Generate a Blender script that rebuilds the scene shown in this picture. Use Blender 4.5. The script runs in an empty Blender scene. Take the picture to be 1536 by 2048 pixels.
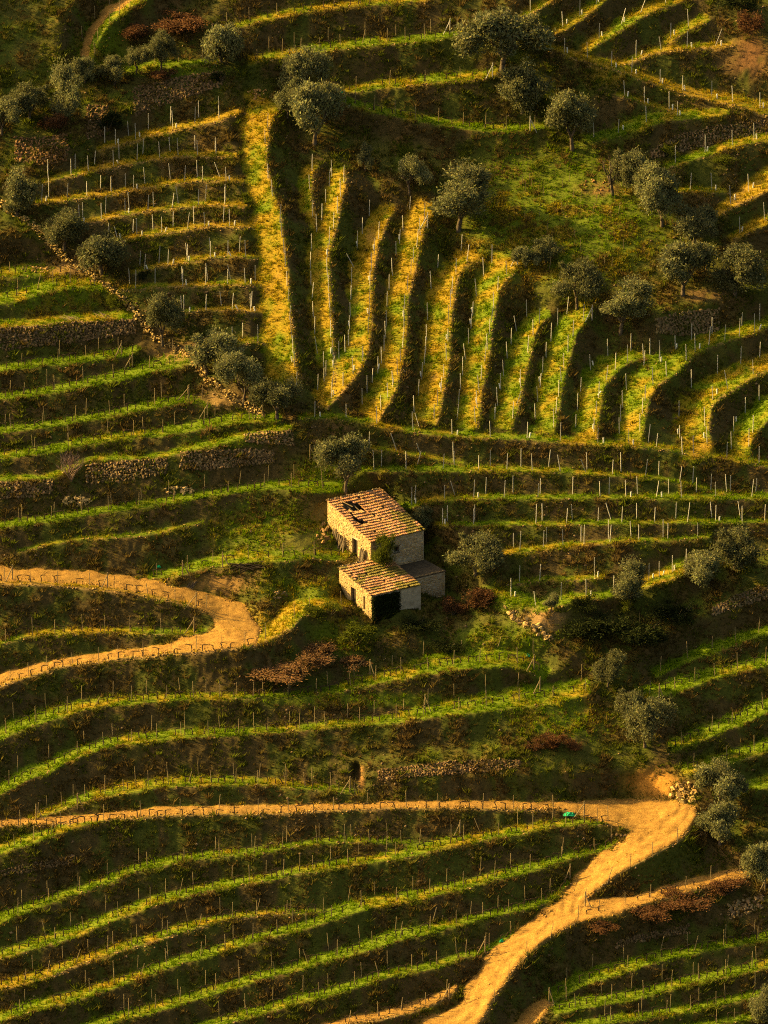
import bpy, bmesh, math, random
import numpy as np
from mathutils import Vector, Matrix
random.seed(7); RNG = np.random.default_rng(7)
SC = bpy.context.scene
# ------------------------------------------------------------------ camera, sky, sun, exposure
TH = math.radians(20.0)          # the lens looks 20 degrees down on the far hillside
D = 700.0                        # metres to the middle of the hillside
PXM = 20.0                       # photo pixels per metre at that distance
AX_R = np.array([1.0, 0, 0]); AX_F = np.array([0, math.cos(TH), -math.sin(TH)]); AX_U = np.array([0, math.sin(TH), math.cos(TH)])
CAM = -D * AX_F
cd = bpy.data.cameras.new('camera'); cam = bpy.data.objects.new('camera', cd); SC.collection.objects.link(cam)
cam.location = Vector(CAM); cam.rotation_euler = (math.pi / 2 - TH, 0, 0)
cd.sensor_fit = 'VERTICAL'; cd.sensor_height = 36.0
cd.lens = 36.0 * D / (2048 / PXM); cd.clip_start = 1.0; cd.clip_end = 5000
SC.camera = cam
SUN_EL, SUN_DIR = 26.0, (-0.86, 0.27)          # direction towards the sun (x right, y away from the lens)
wd = bpy.data.worlds.new('World'); SC.world = wd; wd.use_nodes = True
wn = wd.node_tree; bg = wn.nodes['Background']
sky = wn.nodes.new('ShaderNodeTexSky'); sky.sky_type = 'NISHITA'; sky.sun_disc = False
sky.sun_elevation = math.radians(SUN_EL); sky.sun_rotation = math.atan2(SUN_DIR[0], SUN_DIR[1])
sky.dust_density = 6.0; sky.ozone_density = 0.6; sky.air_density = 1.0
tint = wn.nodes.new('ShaderNodeMix'); tint.data_type = 'RGBA'; tint.blend_type = 'MULTIPLY'; tint.inputs[0].default_value = 1.0; tint.inputs[7].default_value = (1.0, .83, .54, 1)   # warm evening haze
wn.links.new(sky.outputs[0], tint.inputs[6]); wn.links.new(tint.outputs[2], bg.inputs[0]); bg.inputs[1].default_value = 0.088
sl = bpy.data.lights.new('sun', 'SUN'); sun = bpy.data.objects.new('sun', sl); SC.collection.objects.link(sun)
_s = Vector((SUN_DIR[0], SUN_DIR[1], 0)).normalized() * math.cos(math.radians(SUN_EL)) + Vector((0, 0, math.sin(math.radians(SUN_EL))))
sun.rotation_euler = _s.to_track_quat('Z', 'Y').to_euler()
sl.energy = 5.0; sl.angle = math.radians(0.5); sl.color = (1.0, 0.66, 0.175)
SC.view_settings.view_transform = 'Standard'; SC.view_settings.look = 'None'
SC.view_settings.exposure = 1.6; SC.view_settings.gamma = 1.0
try: SC.view_settings.use_curve_mapping = False
except Exception: pass
SC.cycles.use_denoising = False; SC.cycles.filter_width = 1.1; SC.cycles.sample_clamp_indirect = 3; SC.cycles.max_bounces = 5; SC.cycles.diffuse_bounces = 2
SC.cycles.transparent_max_bounces = 4

# ------------------------------------------------------------------ helpers
def link(o, parent=None):
    SC.collection.objects.link(o)
    if parent is not None: o.parent = parent
    return o
def tag(o, label=None, cat=None, group=None, kind=None):
    if label: o['label'] = label
    if cat: o['category'] = cat
    if group: o['group'] = group
    if kind: o['kind'] = kind
    return o
def np_mesh(name, co, faces, k=3, smooth=False, mat=None):
    """mesh from numpy: co (n,3), faces (m,k)"""
    me = bpy.data.meshes.new(name); co = np.asarray(co, np.float32); faces = np.asarray(faces, np.int32)
    me.vertices.add(len(co)); me.vertices.foreach_set('co', co.ravel())
    m = len(faces); me.loops.add(m * k); me.loops.foreach_set('vertex_index', faces.ravel())
    me.polygons.add(m); me.polygons.foreach_set('loop_start', np.arange(0, m * k, k, dtype=np.int32))
    try: me.polygons.foreach_set('loop_total', np.full(m, k, np.int32))
    except Exception: pass
    if smooth: me.polygons.foreach_set('use_smooth', np.ones(m, bool))
    me.update(calc_edges=True); me.validate()
    if mat: me.materials.append(mat)
    return me
def add_attr(me, name, val):
    a = me.attributes.new(name, 'FLOAT_COLOR' if val.ndim == 2 else 'FLOAT', 'POINT')
    if val.ndim == 2: a.data.foreach_set('color', np.asarray(val, np.float32).ravel())
    else: a.data.foreach_set('value', np.asarray(val, np.float32))
def hash2(ix, iy, seed):
    h = (ix.astype(np.int64) * 374761393 + iy.astype(np.int64) * 668265263 + seed * 1442695041) & 0x7fffffff
    h = ((h ^ (h >> 13)) * 1274126177) & 0x7fffffff
    return ((h ^ (h >> 16)) & 0xffff) / 65535.0
def vnoise(x, y, seed=0):
    ix = np.floor(x); iy = np.floor(y); fx = x - ix; fy = y - iy
    fx = fx * fx * (3 - 2 * fx); fy = fy * fy * (3 - 2 * fy)
    a = hash2(ix, iy, seed); b = hash2(ix + 1, iy, seed); c = hash2(ix, iy + 1, seed); d = hash2(ix + 1, iy + 1, seed)
    return (a + (b - a) * fx) * (1 - fy) + (c + (d - c) * fx) * fy
def fbm(x, y, oct=3, seed=0):
    r = 0; a = 0.5; t = 0
    for o in range(oct):
        r = r + a * vnoise(x * 2 ** o + 17.3 * o, y * 2 ** o - 9.1 * o, seed + o); t += a; a *= 0.5
    return r / t
def sstep(a, b, x):
    t = np.clip((x - a) / (b - a), 0, 1); return t * t * (3 - 2 * t)

# ------------------------------------------------------------------ terraces traced from the photograph
# each: outer lip of the level strip, walked so that the uphill side is on the left; (x, y, width) ; kind: g grass, d dirt
T = {}
def S(key, pts, mat='g', dry=0.3, where=''):
    T[key] = dict(p=pts, mat=mat, dry=dry, where=where)
# below the lower road, left
S('T1', [(0,1708,20),(53,1691,20),(105,1673,18),(150,1656,14),(204,1645,8)], dry=.3, where="on short strip joining the lower road, left edge")
S('T2', [(0,1847,22),(70,1817,18),(141,1793,16),(211,1768,16),(281,1742,16),(352,1726,14),(440,1715,13),(540,1705,12),(570,1698,12),(658,1686,10),(746,1686,9),(827,1689,6)], dry=.35, where="on first grass strip below the lower dirt road")
S('T3', [(0,1918,20),(70,1898,22),(141,1877,24),(197,1856,24),(246,1835,22),(316,1810,20),(387,1789,18),(457,1775,16),(540,1761,15),(588,1751,15),(676,1735,16),(781,1719,18),(887,1698,21),(992,1677,18),(1040,1668,18),(1101,1656,14),(1165,1649,10),(1225,1650,6)], dry=.35, where="on second grass strip below the lower dirt road")
S('T4', [(0,1979,20),(70,1962,20),(141,1937,20),(211,1912,18),(281,1891,17),(352,1870,18),(422,1849,15),(492,1835,12),(570,1828,9),(641,1826,5)], dry=.5, where="on strip pinching out amid the lower terraces")
S('T5', [(0,2042,20),(70,2021,22),(141,2004,22),(211,1981,20),(281,1958,18),(352,1930,18),(422,1912,18),(492,1890,16),(570,1867,15),(641,1849,19),(711,1826,26),(781,1810,22),(852,1795,20),(922,1779,19),(992,1761,18),(1049,1747,20),(1137,1719,14),(1207,1701,12),(1235,1684,8)], dry=.25, where="on long strip rising to the road junction")
S('T6', [(60,2098,20),(150,2072,20),(225,2048,20),(281,2032,20),(352,2012,20),(422,1990,20),(492,1969,18),(570,1946,16),(641,1926,19),(711,1909,22),(781,1888,24),(852,1868,18),(922,1849,14),(992,1833,13),(1049,1819,13),(1101,1800,12),(1137,1768,8)], dry=.2, where="on sixth strip below the lower dirt road")
S('T7', [(300,2100,18),(380,2072,18),(450,2050,18),(540,2023,18),(570,2014,18),(641,1997,18),(711,1977,18),(781,1954,18),(852,1940,16),(922,1918,12),(957,1909,11),(992,1891,10),(1027,1867,8)], dry=.2, where="on seventh strip below the lower dirt road")
S('T8', [(620,2075,18),(704,2048,16),(764,2039,18),(834,2021,20),(887,2000,16),(915,1979,10)], mat='d', dry=.8, where="on bare earth strip at the bottom edge")
S('TC', [(60,1642,16),(148,1612,18),(193,1599,20),(246,1589,24),(316,1577,22),(404,1573,20),(470,1571,17),(540,1571,14),(605,1577,12),(676,1584,10),(725,1592,6)], dry=.4, where="on arched strip just above the lower road")
S('R2', [(0,1653,13),(100,1649,14),(204,1643,16),(316,1633,19),(430,1630,19),(540,1628,19),(676,1620,13),(760,1618,14),(852,1617,16),(950,1618,18),(1040,1620,16),(1137,1621,19)], mat='d', dry=1, where="along the edge of the lower dirt road")
S('TA', [(0,1482,28),(53,1457,27),(105,1440,26),(169,1422,22),(246,1410,18),(369,1401,15),(455,1398,11),(540,1395,9),(641,1388,12),(711,1376,20),(781,1362,26),(852,1350,38),(957,1336,36),(1020,1334,36),(1060,1345,34),(1085,1360,25)], dry=.3, where="on first grass strip below the stone house")
S('TB', [(0,1590,22),(53,1562,24),(102,1544,26),(141,1522,25),(200,1501,22),(246,1490,21),(352,1478,19),(430,1473,16),(500,1469,13),(605,1460,13),(700,1452,15),(781,1446,18),(887,1432,30),(1040,1416,42),(1110,1408,44),(1180,1390,34)], dry=.3, where="on wide second grass strip below the house")
# hairpin road by the house
S('R1a', [(0,1169,36),(105,1172,32),(180,1178,34),(246,1186,35),(334,1204,34),(394,1219,34),(440,1232,36)], mat='d', dry=1, where="along the hairpin road's upper arm")
S('R1b', [(0,1373,24),(50,1356,22),(105,1339,19),(180,1328,18),(246,1318,19),(320,1311,22),(387,1306,26),(450,1300,36),(512,1292,40)], mat='d', dry=1, where="along the hairpin road's lower arm")
S('TH', [(0,1290,8),(53,1274,10),(176,1267,12),(299,1268,12),(370,1270,12),(410,1266,10)], dry=.4, where="on narrow strip inside the hairpin bend")
S('HP', [(300,1160,16),(360,1151,20),(420,1136,24),(500,1126,24),(560,1122,22),(640,1119,24),(690,1122,24)], dry=.35, where="on grass bench before the house's door")
S('HL', [(512,1290,12),(545,1276,26),(580,1258,40),(612,1230,34),(700,1214,24)], dry=.5, where="on path leading to the lean-to")
S('R3', [(1161,1842,18),(1225,1824,21),(1295,1807,24),(1383,1782,22),(1453,1761,20),(1495,1751,14)], mat='d', dry=1, where="on dirt spur right of the steep track")
S('R4', [(886,2100,70),(957,2048,60),(996,1986,58),(1042,1923,56),(1108,1870,56),(1158,1838,52),(1172,1800,46),(1242,1744,52),(1302,1712,52),(1362,1677,58),(1393,1634,60)], mat='d', dry=1, where="beside the steep dirt track")
S('R5', [(1040,2085,34),(1090,2030,34),(1105,2008,20)], mat='d', dry=.9, where="by bare patch at the bottom edge")
# lower right
S('Q1', [(1101,2004,26),(1172,1972,28),(1242,1947,25),(1312,1925,22),(1383,1909,18),(1453,1895,17),(1536,1881,18),(1600,1866,18)], dry=.2, where="on first strip right of the steep track")
S('Q2', [(1112,2030,24),(1189,2014,24),(1277,1997,20),(1348,1977,18),(1436,1958,18),(1536,1937,20),(1600,1920,20)], dry=.25, where="on second strip right of the steep track")
S('Q3', [(1120,2066,15),(1207,2048,15),(1312,2035,15),(1400,2020,15),(1488,2000,16),(1536,1990,16),(1600,1975,16)], dry=.25, where="on third strip right of the steep track")
S('Q4', [(1330,2075,14),(1430,2050,12),(1536,2032,12),(1600,2020,12)], dry=.3, where="in the bottom right corner")
S('M1', [(1312,1355,20),(1350,1336,20),(1400,1314,20),(1453,1296,20),(1536,1268,20)], dry=.2, where="on shaded strip right of the gully trees")
S('M2', [(1277,1400,26),(1348,1387,30),(1383,1373,28),(1453,1352,22),(1536,1330,24)], dry=.2, where="on sunlit strip right of the gully trees")
S('M3', [(1348,1505,26),(1400,1482,28),(1453,1461,27),(1536,1425,30)], dry=.2, where="on lower strip right of the gully trees")
S('M4', [(1370,1548,24),(1430,1536,25),(1490,1518,25),(1540,1502,25)], dry=.3, where="at right edge above the rock pile")
S('M5', [(1470,1592,24),(1536,1576,25)], dry=.3, where="at right edge beside the rock pile")
# strips between the fan and the house
S('C1', [(598,838,10),(676,839,12),(746,852,12),(834,866,13),(940,876,13),(1040,880,13),(1084,883,13),(1172,890,13),(1277,896,13),(1348,904,14),(1436,918,14),(1536,934,14)], dry=.4, where="on long strip along the foot of the fan")
S('C2', [(690,898,7),(753,901,8),(816,910,8),(869,918,8),(922,931,8)], dry=.4, where="on short strip right of the lone olive")
S('C3', [(725,943,10),(816,942,11),(922,943,12),(996,944,12),(1101,945,10),(1172,948,9),(1277,955,8),(1348,965,8),(1418,982,7),(1471,991,6)], dry=.3, where="on second strip below the fan")
S('C4', [(806,1017,12),(869,1004,11),(957,998,10),(1040,998,10),(1172,997,9),(1348,999,12),(1440,999,14),(1536,999,14)], dry=.3, where="on third strip below the fan")
S('C5', [(870,1051,8),(996,1051,9),(1172,1049,9),(1312,1047,9),(1453,1046,9),(1536,1046,9)], dry=.3, where="on fourth strip below the fan")
S('C6', [(1007,1110,13),(1084,1100,12),(1154,1093,10),(1242,1085,9),(1348,1081,8),(1418,1076,7)], dry=.35, where="on fifth strip below the fan")
S('C7', [(1020,1172,8),(1038,1167,9),(1119,1162,9),(1207,1157,8)], dry=.4, where="on short strip left of the round olive")
S('C7b', [(1285,1176,22),(1348,1156,30),(1395,1134,24)], dry=.5, where="between the round olive and the double olive")
S('C8', [(990,1200,26),(1040,1215,36),(1077,1226,26),(1112,1212,20),(1165,1201,16),(1207,1197,14),(1240,1190,10)], dry=.3, where="on grass knoll right of the house")
# upper right block
S('U0', [(1045,38,14),(1075,20,14),(1112,-5,14)], dry=.5, where="at top edge above the big olive")
S('U1', [(1112,70,20),(1154,46,20),(1182,25,18),(1214,0,16)], dry=.4, where="on first slanting strip at the top right")
S('U2', [(1172,105,20),(1214,77,22),(1260,49,22),(1312,21,18),(1365,3,10)], dry=.4, where="on second slanting strip at the top right")
S('U3', [(1334,88,14),(1376,63,22),(1418,42,16)], dry=.5, where="on little strip under the top right scrub")
S('U4', [(1242,131,12),(1295,112,14),(1348,102,12),(1418,97,10),(1464,93,8)], dry=.6, where="on curved strip joining the diagonal path")
S('U5', [(1095,98,12),(1150,117,14),(1207,134,16),(1277,158,18),(1348,183,18),(1418,202,18),(1471,214,24),(1536,232,30)], dry=.55, where="on diagonal path at the top right")
S('U6', [(1235,190,8),(1295,211,9),(1348,225,10)], dry=.4, where="on strip just below the diagonal path")
S('U7', [(1165,282,14),(1225,278,22),(1277,260,26),(1330,243,24),(1383,239,20),(1453,230,14)], dry=.3, where="on green strip above the right stone wall")
S('U8', [(1334,338,14),(1383,320,16),(1453,299,16),(1536,281,17)], dry=.4, where="on strip below the right stone wall")
S('U9', [(1350,384,11),(1410,385,12),(1450,386,10)], dry=.4, where="on small strip in the right hollow")
S('U9b', [(1436,434,18),(1488,404,32),(1536,380,40)], dry=.6, where="on broad sunlit strip at the right edge")
S('U10', [(1464,484,18),(1506,461,20),(1536,447,20)], dry=.4, where="below the broad sunlit right edge strip")
# top middle
S('V1', [(430,66,12),(500,49,14),(570,33,14),(641,21,13),(746,11,12),(852,3,10)], dry=.4, where="on the topmost long strip")
S('V2', [(500,130,18),(570,116,18),(658,102,18),(746,91,17),(852,83,14),(922,72,14)], dry=.4, where="on second long strip from the top")
S('V2l', [(253,142,8),(300,133,9),(352,129,9),(440,127,8)], dry=.2, where="on ridge above the upper left wall")
S('V3', [(690,188,18),(781,176,18),(852,169,18),(940,160,17),(992,151,14)], dry=.4, where="on third long strip from the top")
S('V4', [(655,190,10),(700,208,12),(746,225,14),(834,243,15),(922,257,16),(1010,265,15),(1084,256,12)], dry=.25, where="on strip sloping down right above the meadow")
S('RT', [(186,118,30),(197,81,30),(218,49,28),(253,21,28),(288,0,26),(330,-30,26)], mat='d', dry=.3, where="beside little track at the top left")
# the fan
S('P0', [(600,790,60),(595,746,66),(590,690,68),(584,634,66),(576,535,62),(568,470,60),(560,422,58),(546,380,54),(534,316,52),(540,257,62),(560,215,74)], dry=.52, where="along the broad yellow path")
S('F1a', [(632,456,10),(628,420,26),(625,380,28),(625,350,26),(634,335,16)], dry=.6, where="on short inner strip atop the fan")
S('F1', [(664,790,20),(672,735,28),(668,700,40),(664,605,46),(660,535,46),(664,490,44),(676,440,36),(684,400,36),(692,365,36),(690,338,30)], dry=.6, where="on first strip of the fan")
S('F2', [(655,815,40),(676,792,50),(711,753,56),(736,711,50),(743,658,50),(746,570,50),(754,510,48),(762,480,46),(774,446,44),(790,424,30)], dry=.6, where="on second strip of the fan")
S('F3', [(757,842,50),(781,799,56),(802,746,50),(813,676,48),(816,605,48),(827,553,48),(838,500,48),(845,475,48),(855,440,48),(868,418,44)], dry=.55, where="on third strip of the fan")
S('F4', [(872,848,56),(890,781,58),(901,711,58),(904,658,58),(911,588,58),(922,542,50),(943,526,30),(955,522,16)], dry=.55, where="on fourth strip of the fan")
S('F5', [(955,858,50),(968,764,52),(982,693,52),(992,623,52),(1003,580,52),(1020,550,50),(1032,524,44)], dry=.5, where="on fifth strip of the fan")
S('F6', [(1025,860,46),(1042,799,50),(1056,728,50),(1070,676,46),(1087,644,36),(1100,636,18)], dry=.5, where="on sixth strip of the fan")
S('F7', [(1112,866,52),(1126,781,54),(1137,728,54),(1151,676,50),(1168,648,46),(1184,626,36)], dry=.45, where="on seventh strip of the fan")
S('F8', [(1192,878,50),(1203,799,52),(1217,764,50),(1239,739,42),(1263,723,26),(1295,720,14),(1322,726,10)], dry=.45, where="on eighth strip of the fan")
S('F9', [(1284,880,54),(1295,809,56),(1312,774,56),(1348,750,50),(1376,725,40),(1404,700,32),(1453,683,26),(1536,658,24)], dry=.4, where="on ninth strip of the fan")
S('F10', [(1426,910,70),(1418,834,70),(1436,799,60),(1471,778,46),(1506,753,40),(1536,742,36)], dry=.5, where="on tenth strip of the fan")
S('F11', [(1500,915,44),(1509,873,50),(1536,838,46),(1580,805,40)], dry=.4, where="on eleventh strip of the fan")
# left of the yellow path
S('L0', [(200,302,14),(258,286,18),(330,266,18),(440,241,18),(478,228,14)], dry=.58, where="on first strip left of the yellow path")
S('L1', [(88,368,14),(134,356,16),(246,331,16),(316,319,16),(404,313,15),(468,316,14)], dry=.58, where="on second strip left of the yellow path")
S('L2', [(70,408,12),(158,397,12),(246,385,12),(316,373,12),(387,364,12),(440,363,12),(484,367,12)], dry=.58, where="on third strip left of the yellow path")
S('L3', [(150,452,12),(246,431,12),(316,422,12),(387,413,12),(440,411,12),(488,416,12)], dry=.58, where="on fourth strip left of the yellow path")
S('L4', [(205,489,14),(281,475,14),(352,464,14),(422,455,13),(504,456,13)], dry=.58, where="on fifth strip left of the yellow path")
S('L5', [(262,550,14),(352,530,13),(422,518,12),(470,515,12),(512,519,12)], dry=.58, where="on sixth strip left of the yellow path")
S('L6', [(240,581,12),(316,576,12),(422,572,12),(480,570,12),(520,573,12)], dry=.58, where="on seventh strip left of the yellow path")
S('L7', [(340,632,10),(380,626,11),(440,621,11),(490,622,11),(524,628,11)], dry=.58, where="on eighth strip left of the yellow path")
S('L8', [(455,690,14),(500,687,14),(528,689,14)], dry=.58, where="on ninth strip left of the yellow path")
# left lower block
S('K0', [(0,556,24),(53,553,24),(98,553,22),(130,548,14)], dry=.4, where="on highest strip under the diagonal wall")
S('K0b', [(0,607,24),(53,596,24),(105,580,24),(158,575,22),(200,580,14)], dry=.3, where="on grassy slope above the left wall")
S('K1', [(0,656,18),(70,652,18),(141,645,18),(229,640,18),(268,637,14)], dry=.4, where="on top of the left stone wall")
S('K2', [(0,743,15),(88,732,15),(176,723,17),(246,714,18),(275,706,16)], dry=.1, where="on bright strip below the left stone wall")
S('K3', [(0,799,13),(88,788,14),(176,772,17),(246,760,20),(316,743,26),(380,729,32)], dry=.05, where="on second strip below the left stone wall")
S('K4', [(0,866,14),(105,853,14),(211,836,14),(316,815,16),(380,806,16),(415,818,10)], dry=.05, where="on third strip below the left stone wall")
S('K5', [(0,918,16),(105,904,16),(211,883,16),(316,873,17),(422,855,20),(492,845,20),(560,842,14)], dry=.15, where="on fourth strip below the left stone wall")
S('K6', [(0,961,10),(98,957,10),(150,936,10),(193,922,10),(316,915,10),(369,904,12),(440,888,12),(492,874,12),(580,862,14)], dry=.3, where="above the long tumbled stone wall")
S('K7', [(0,1056,14),(105,1042,14),(211,1025,14),(316,1010,14),(422,993,14),(540,979,16),(623,983,24),(690,986,26)], dry=.15, where="on strip left of the house")
S('K8', [(35,1106,6),(141,1082,6),(281,1071,6),(404,1048,6)], dry=.4, where="on faint bank left of the house")
POLY = [  # (polygon, material) level ground that is not a strip
 ([(394,1219),(387,1183),(440,1193),(489,1207),(506,1239),(524,1257),(512,1292),(430,1300),(352,1296),(352,1276),(415,1268),(429,1253),(422,1232)], 'd'),
 ([(1130,1604),(1242,1597),(1348,1600),(1393,1613),(1396,1634),(1362,1677),(1302,1712),(1242,1744),(1200,1770),(1172,1747),(1242,1691),(1256,1663),(1207,1645),(1130,1621)], 'd'),
 ([(1158,1845),(1172,1800),(1250,1790),(1250,1826)], 'd')]

# ------------------------------------------------------------------ the hill as one surface: level strips and steep banks, integrated
STEP = 3.0; X0, X1, Y0, Y1 = -180, 1716, -180, 2228
gx = np.arange(X0, X1 + 1, STEP); gy = np.arange(Y0, Y1 + 1, STEP); NX, NY = len(gx), len(gy)
GX, GY = np.meshgrid(gx, gy)
def smooth_line(pts, n=4):
    p = np.array(pts, float)
    # run the strips that leave the frame on beyond it
    for side in (0, -1):
        q = p[side]; r = p[1 if side == 0 else -2]
        if q[0] <= 1 or q[0] >= 1535 or q[1] <= 1 or q[1] >= 2047:
            dv = (q - r)[:2]; dv /= np.hypot(*dv); e = np.array([q[0] + dv[0] * 190, q[1] + dv[1] * 190, q[2]])
            p = np.vstack([e, p]) if side == 0 else np.vstack([p, e])
    out = []
    for i in range(len(p) - 1):
        a = p[max(i - 1, 0)]; b = p[i]; c = p[i + 1]; d = p[min(i + 2, len(p) - 1)]
        m = max(2, int(np.hypot(*(c - b)[:2]) / 6))
        for k in range(m):
            t = k / m
            out.append(0.5 * ((2 * b) + (c - a) * t + (2 * a - 5 * b + 4 * c - d) * t * t + (3 * b - a - 3 * c + d) * t ** 3))
    out.append(p[-1]); return np.array(out)
best = np.full((NY, NX), 1e9); tread = np.zeros((NY, NX)); dirX = np.zeros((NY, NX)); dirY = np.zeros((NY, NX))
dirt = np.zeros((NY, NX)); sfr = np.full((NY, NX), -1.0); dry = np.zeros((NY, NX)); dryW = np.zeros((NY, NX)); track = np.zeros((NY, NX)); lipd = np.full((NY, NX), 99.0)
def cells(xa, xb, ya, yb):
    return (slice(max(0, int((ya - Y0) / STEP)), min(NY, int((yb - Y0) / STEP) + 2)), slice(max(0, int((xa - X0) / STEP)), min(NX, int((xb - X0) / STEP) + 2)))
for key, t in T.items():
    L = smooth_line(t['p']); L[:, 2] = np.maximum(L[:, 2] * (.8 if key[0] == 'L' else 1), 3); t['L'] = L
    # a wobbly lip: no bulldozer cuts a ruler line
    seg = np.diff(L[:, :2], axis=0); ln = np.hypot(seg[:, 0], seg[:, 1]) + 1e-6
    nrm = np.stack([seg[:, 1] / ln, -seg[:, 0] / ln], 1); nrm = np.vstack([nrm, nrm[-1]]); t['N'] = nrm
    s_acc = np.concatenate([[0], np.cumsum(ln)]); t['s'] = s_acc
    wob = (vnoise(s_acc / 22, np.full_like(s_acc, len(key) * 7.7), hash(key) % 97 if False else sum(map(ord, key))) - .5) * 4.0 + (vnoise(s_acc / 9, np.full_like(s_acc, 3.3), sum(map(ord, key)) + 5) - .5) * 1.0
    Lw = L.copy(); Lw[:, 0] += nrm[:, 0] * wob; Lw[:, 1] += nrm[:, 1] * wob; Lw[:, 2] = np.maximum(3, Lw[:, 2] * (1 + (vnoise(s_acc / 14, np.full_like(s_acc, 8.1), sum(map(ord, key)) + 9) - .5) * .3)); t['Lw'] = Lw
    for i in range(len(L) - 1):
        a = Lw[i]; b = Lw[i + 1]; w = max(a[2], b[2]); n = nrm[i]
        sl_ = cells(min(a[0], b[0]) - w - 12, max(a[0], b[0]) + w + 12, min(a[1], b[1]) - w - 12, max(a[1], b[1]) + w + 12)
        x = GX[sl_] - a[0]; y = GY[sl_] - a[1]; d = (b - a)[:2]; l2 = d @ d + 1e-9
        u = np.clip((x * d[0] + y * d[1]) / l2, 0, 1); ww = a[2] + (b[2] - a[2]) * u
        s = x * n[0] + y * n[1]; al = np.hypot(x - d[0] * u - n[0] * s, y - d[1] * u - n[1] * s)
        inside = np.clip((np.minimum(s, ww - s) + 1.5) / 3.0, 0, 1) * (al < 3.5)
        dist = np.where((s > -2) & (s < ww + 2), al, np.maximum(np.abs(s - np.clip(s, 0, ww)), al) + al)
        m = (inside > 0.01) & (inside >= tread[sl_] - 1e-3)
        tread[sl_] = np.where(m, np.maximum(inside, tread[sl_]), tread[sl_])
        dirX[sl_] = np.where(m, n[0], dirX[sl_]); dirY[sl_] = np.where(m, -n[1], dirY[sl_])
        if t['mat'] == 'd':
            verge = {'R1a': .22, 'R1b': .2, 'R2': .16, 'RT': .42}.get(key, 0); ii = inside * np.clip((s / ww - verge) * ww / 2.5 + .5, 0, 1)
            dirt[sl_] = np.where(m, np.maximum(dirt[sl_], ii), dirt[sl_]); sfr[sl_] = np.where(m, s / ww, sfr[sl_])
        else: dirt[sl_] = np.where(m & (inside > .6), 0, dirt[sl_])
        if t['mat'] == 'm': track[sl_] = np.where(m, 1, track[sl_])
        dry[sl_] = np.where(m, t['dry'], dry[sl_])
        ld = np.where(al < 3.5, np.abs(s), 99); lipd[sl_] = np.minimum(lipd[sl_], ld)
def in_poly(poly, X, Y):
    r = np.zeros(X.shape, bool); j = len(poly) - 1
    for i in range(len(poly)):
        xi, yi = poly[i]; xj, yj = poly[j]
        c = ((yi > Y) != (yj > Y)) & (X < (xj - xi) * (Y - yi) / ((yj - yi) or 1e-9) + xi); r ^= c; j = i
    return r
for poly, mt in POLY:
    m = in_poly(poly, GX, GY); new = m & (tread < .5)
    tread[m] = 1; dirX[new] = 0; dirY[new] = 1; dry[m] = 1
    if mt == 'd': dirt[m] = 1
def blur(a, r, it=2):
    for _ in range(it):
        for ax in (0, 1):
            p = np.concatenate([np.repeat(np.take(a, [0], ax), r + 1, ax), a, np.repeat(np.take(a, [-1], ax), r, ax)], ax)
            c = np.cumsum(p, ax); n_ = a.shape[ax]
            a = (np.take(c, range(2 * r + 1, 2 * r + 1 + n_), ax) - np.take(c, range(0, n_), ax)) / (2 * r + 1)
    return a
# strip direction spread over the banks between the strips
acc = np.zeros((NY, NX)); ax_ = np.zeros((NY, NX)); ay_ = np.zeros((NY, NX)); ad = np.zeros((NY, NX)); wsum = 1.0
tm = (tread > .5).astype(float)
for r in (2, 5, 10, 20, 45):
    k = 10.0 ** (-r / 4)
    acc += k * blur(tm, r); ax_ += k * blur(tm * dirX, r); ay_ += k * blur(tm * dirY, r); ad += k * blur(tm * dry, r)
open_ = np.maximum.reduce([np.exp(-(((GX - ex) / rx) ** 2 + ((GY - ey) / ry) ** 2) ** 3) for ex, ey, rx, ry in ((1130, 440, 200, 120), (560, 1075, 120, 40), (1110, 1440, 110, 40), (1000, 1250, 90, 40))])
near = sstep(0.015, 0.10, blur(tm, 14)) * (1 - open_)
nx = np.where(tm > 0, dirX, ax_ / (acc + 1e-12)); ny = np.where(tm > 0, dirY, ay_ / (acc + 1e-12))
nx = blur(nx, 2, 1); ny = blur(ny, 2, 1)
nl = np.hypot(nx, ny) + 1e-6; nx /= nl; ny /= nl
dryF = np.where(tm > 0, dry, ad / (acc + 1e-12))
G0 = 1.0
f = np.clip(ny, 0, 1) ** 1.6
ct = 0.12 + (2.35 - 0.12) * f; cr = -1.55 + (0.13 + 1.55) * f
cb = G0 * ny
treadS = blur(tread, 1, 1)        # the lips are rounded, not cut
c = treadS * ct + (1 - treadS) * (near * cr + (1 - near) * cb)
gu = (-G0 * ny * nx) * 1.0 + c * nx          # along-strip part of the mean slope + across-strip part
gv = (G0 - G0 * ny * ny) + c * ny
# larger forms of the hill: extra tilt (to the right +) in soft ellipses
for (ex, ey, rx, ry, du, dv_) in [(40, 90, 150, 170, 1.0, -.2), (1200, 1250, 120, 70, .8, -.4), (1290, 1290, 110, 90, .3, -.3), (1000, 1540, 220, 50, .3, -.3),
                                  (640, 1290, 90, 60, .5, -.2), (1120, 440, 170, 110, -.45, .3), (300, 215, 150, 50, .7, -.4), (1305, 1570, 46, 28, -1.0, 0), (560, 1070, 100, 45, -.35, .1), (1120, 1440, 110, 40, -.3, .1), (1000, 1250, 80, 30, -.3, .1), (1430, 1205, 110, 45, .5, -.3), (300, 60, 110, 60, .5, -.2)]:
    e = np.exp(-(((GX - ex) / rx) ** 2 + ((GY - ey) / ry) ** 2) ** 1.5) * (1 - tread); gu += du * e; gv += dv_ * e
H = STEP / PXM
U = (GX - 768) / PXM; V = (1024 - GY) / PXM
d0 = G0 * V
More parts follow.
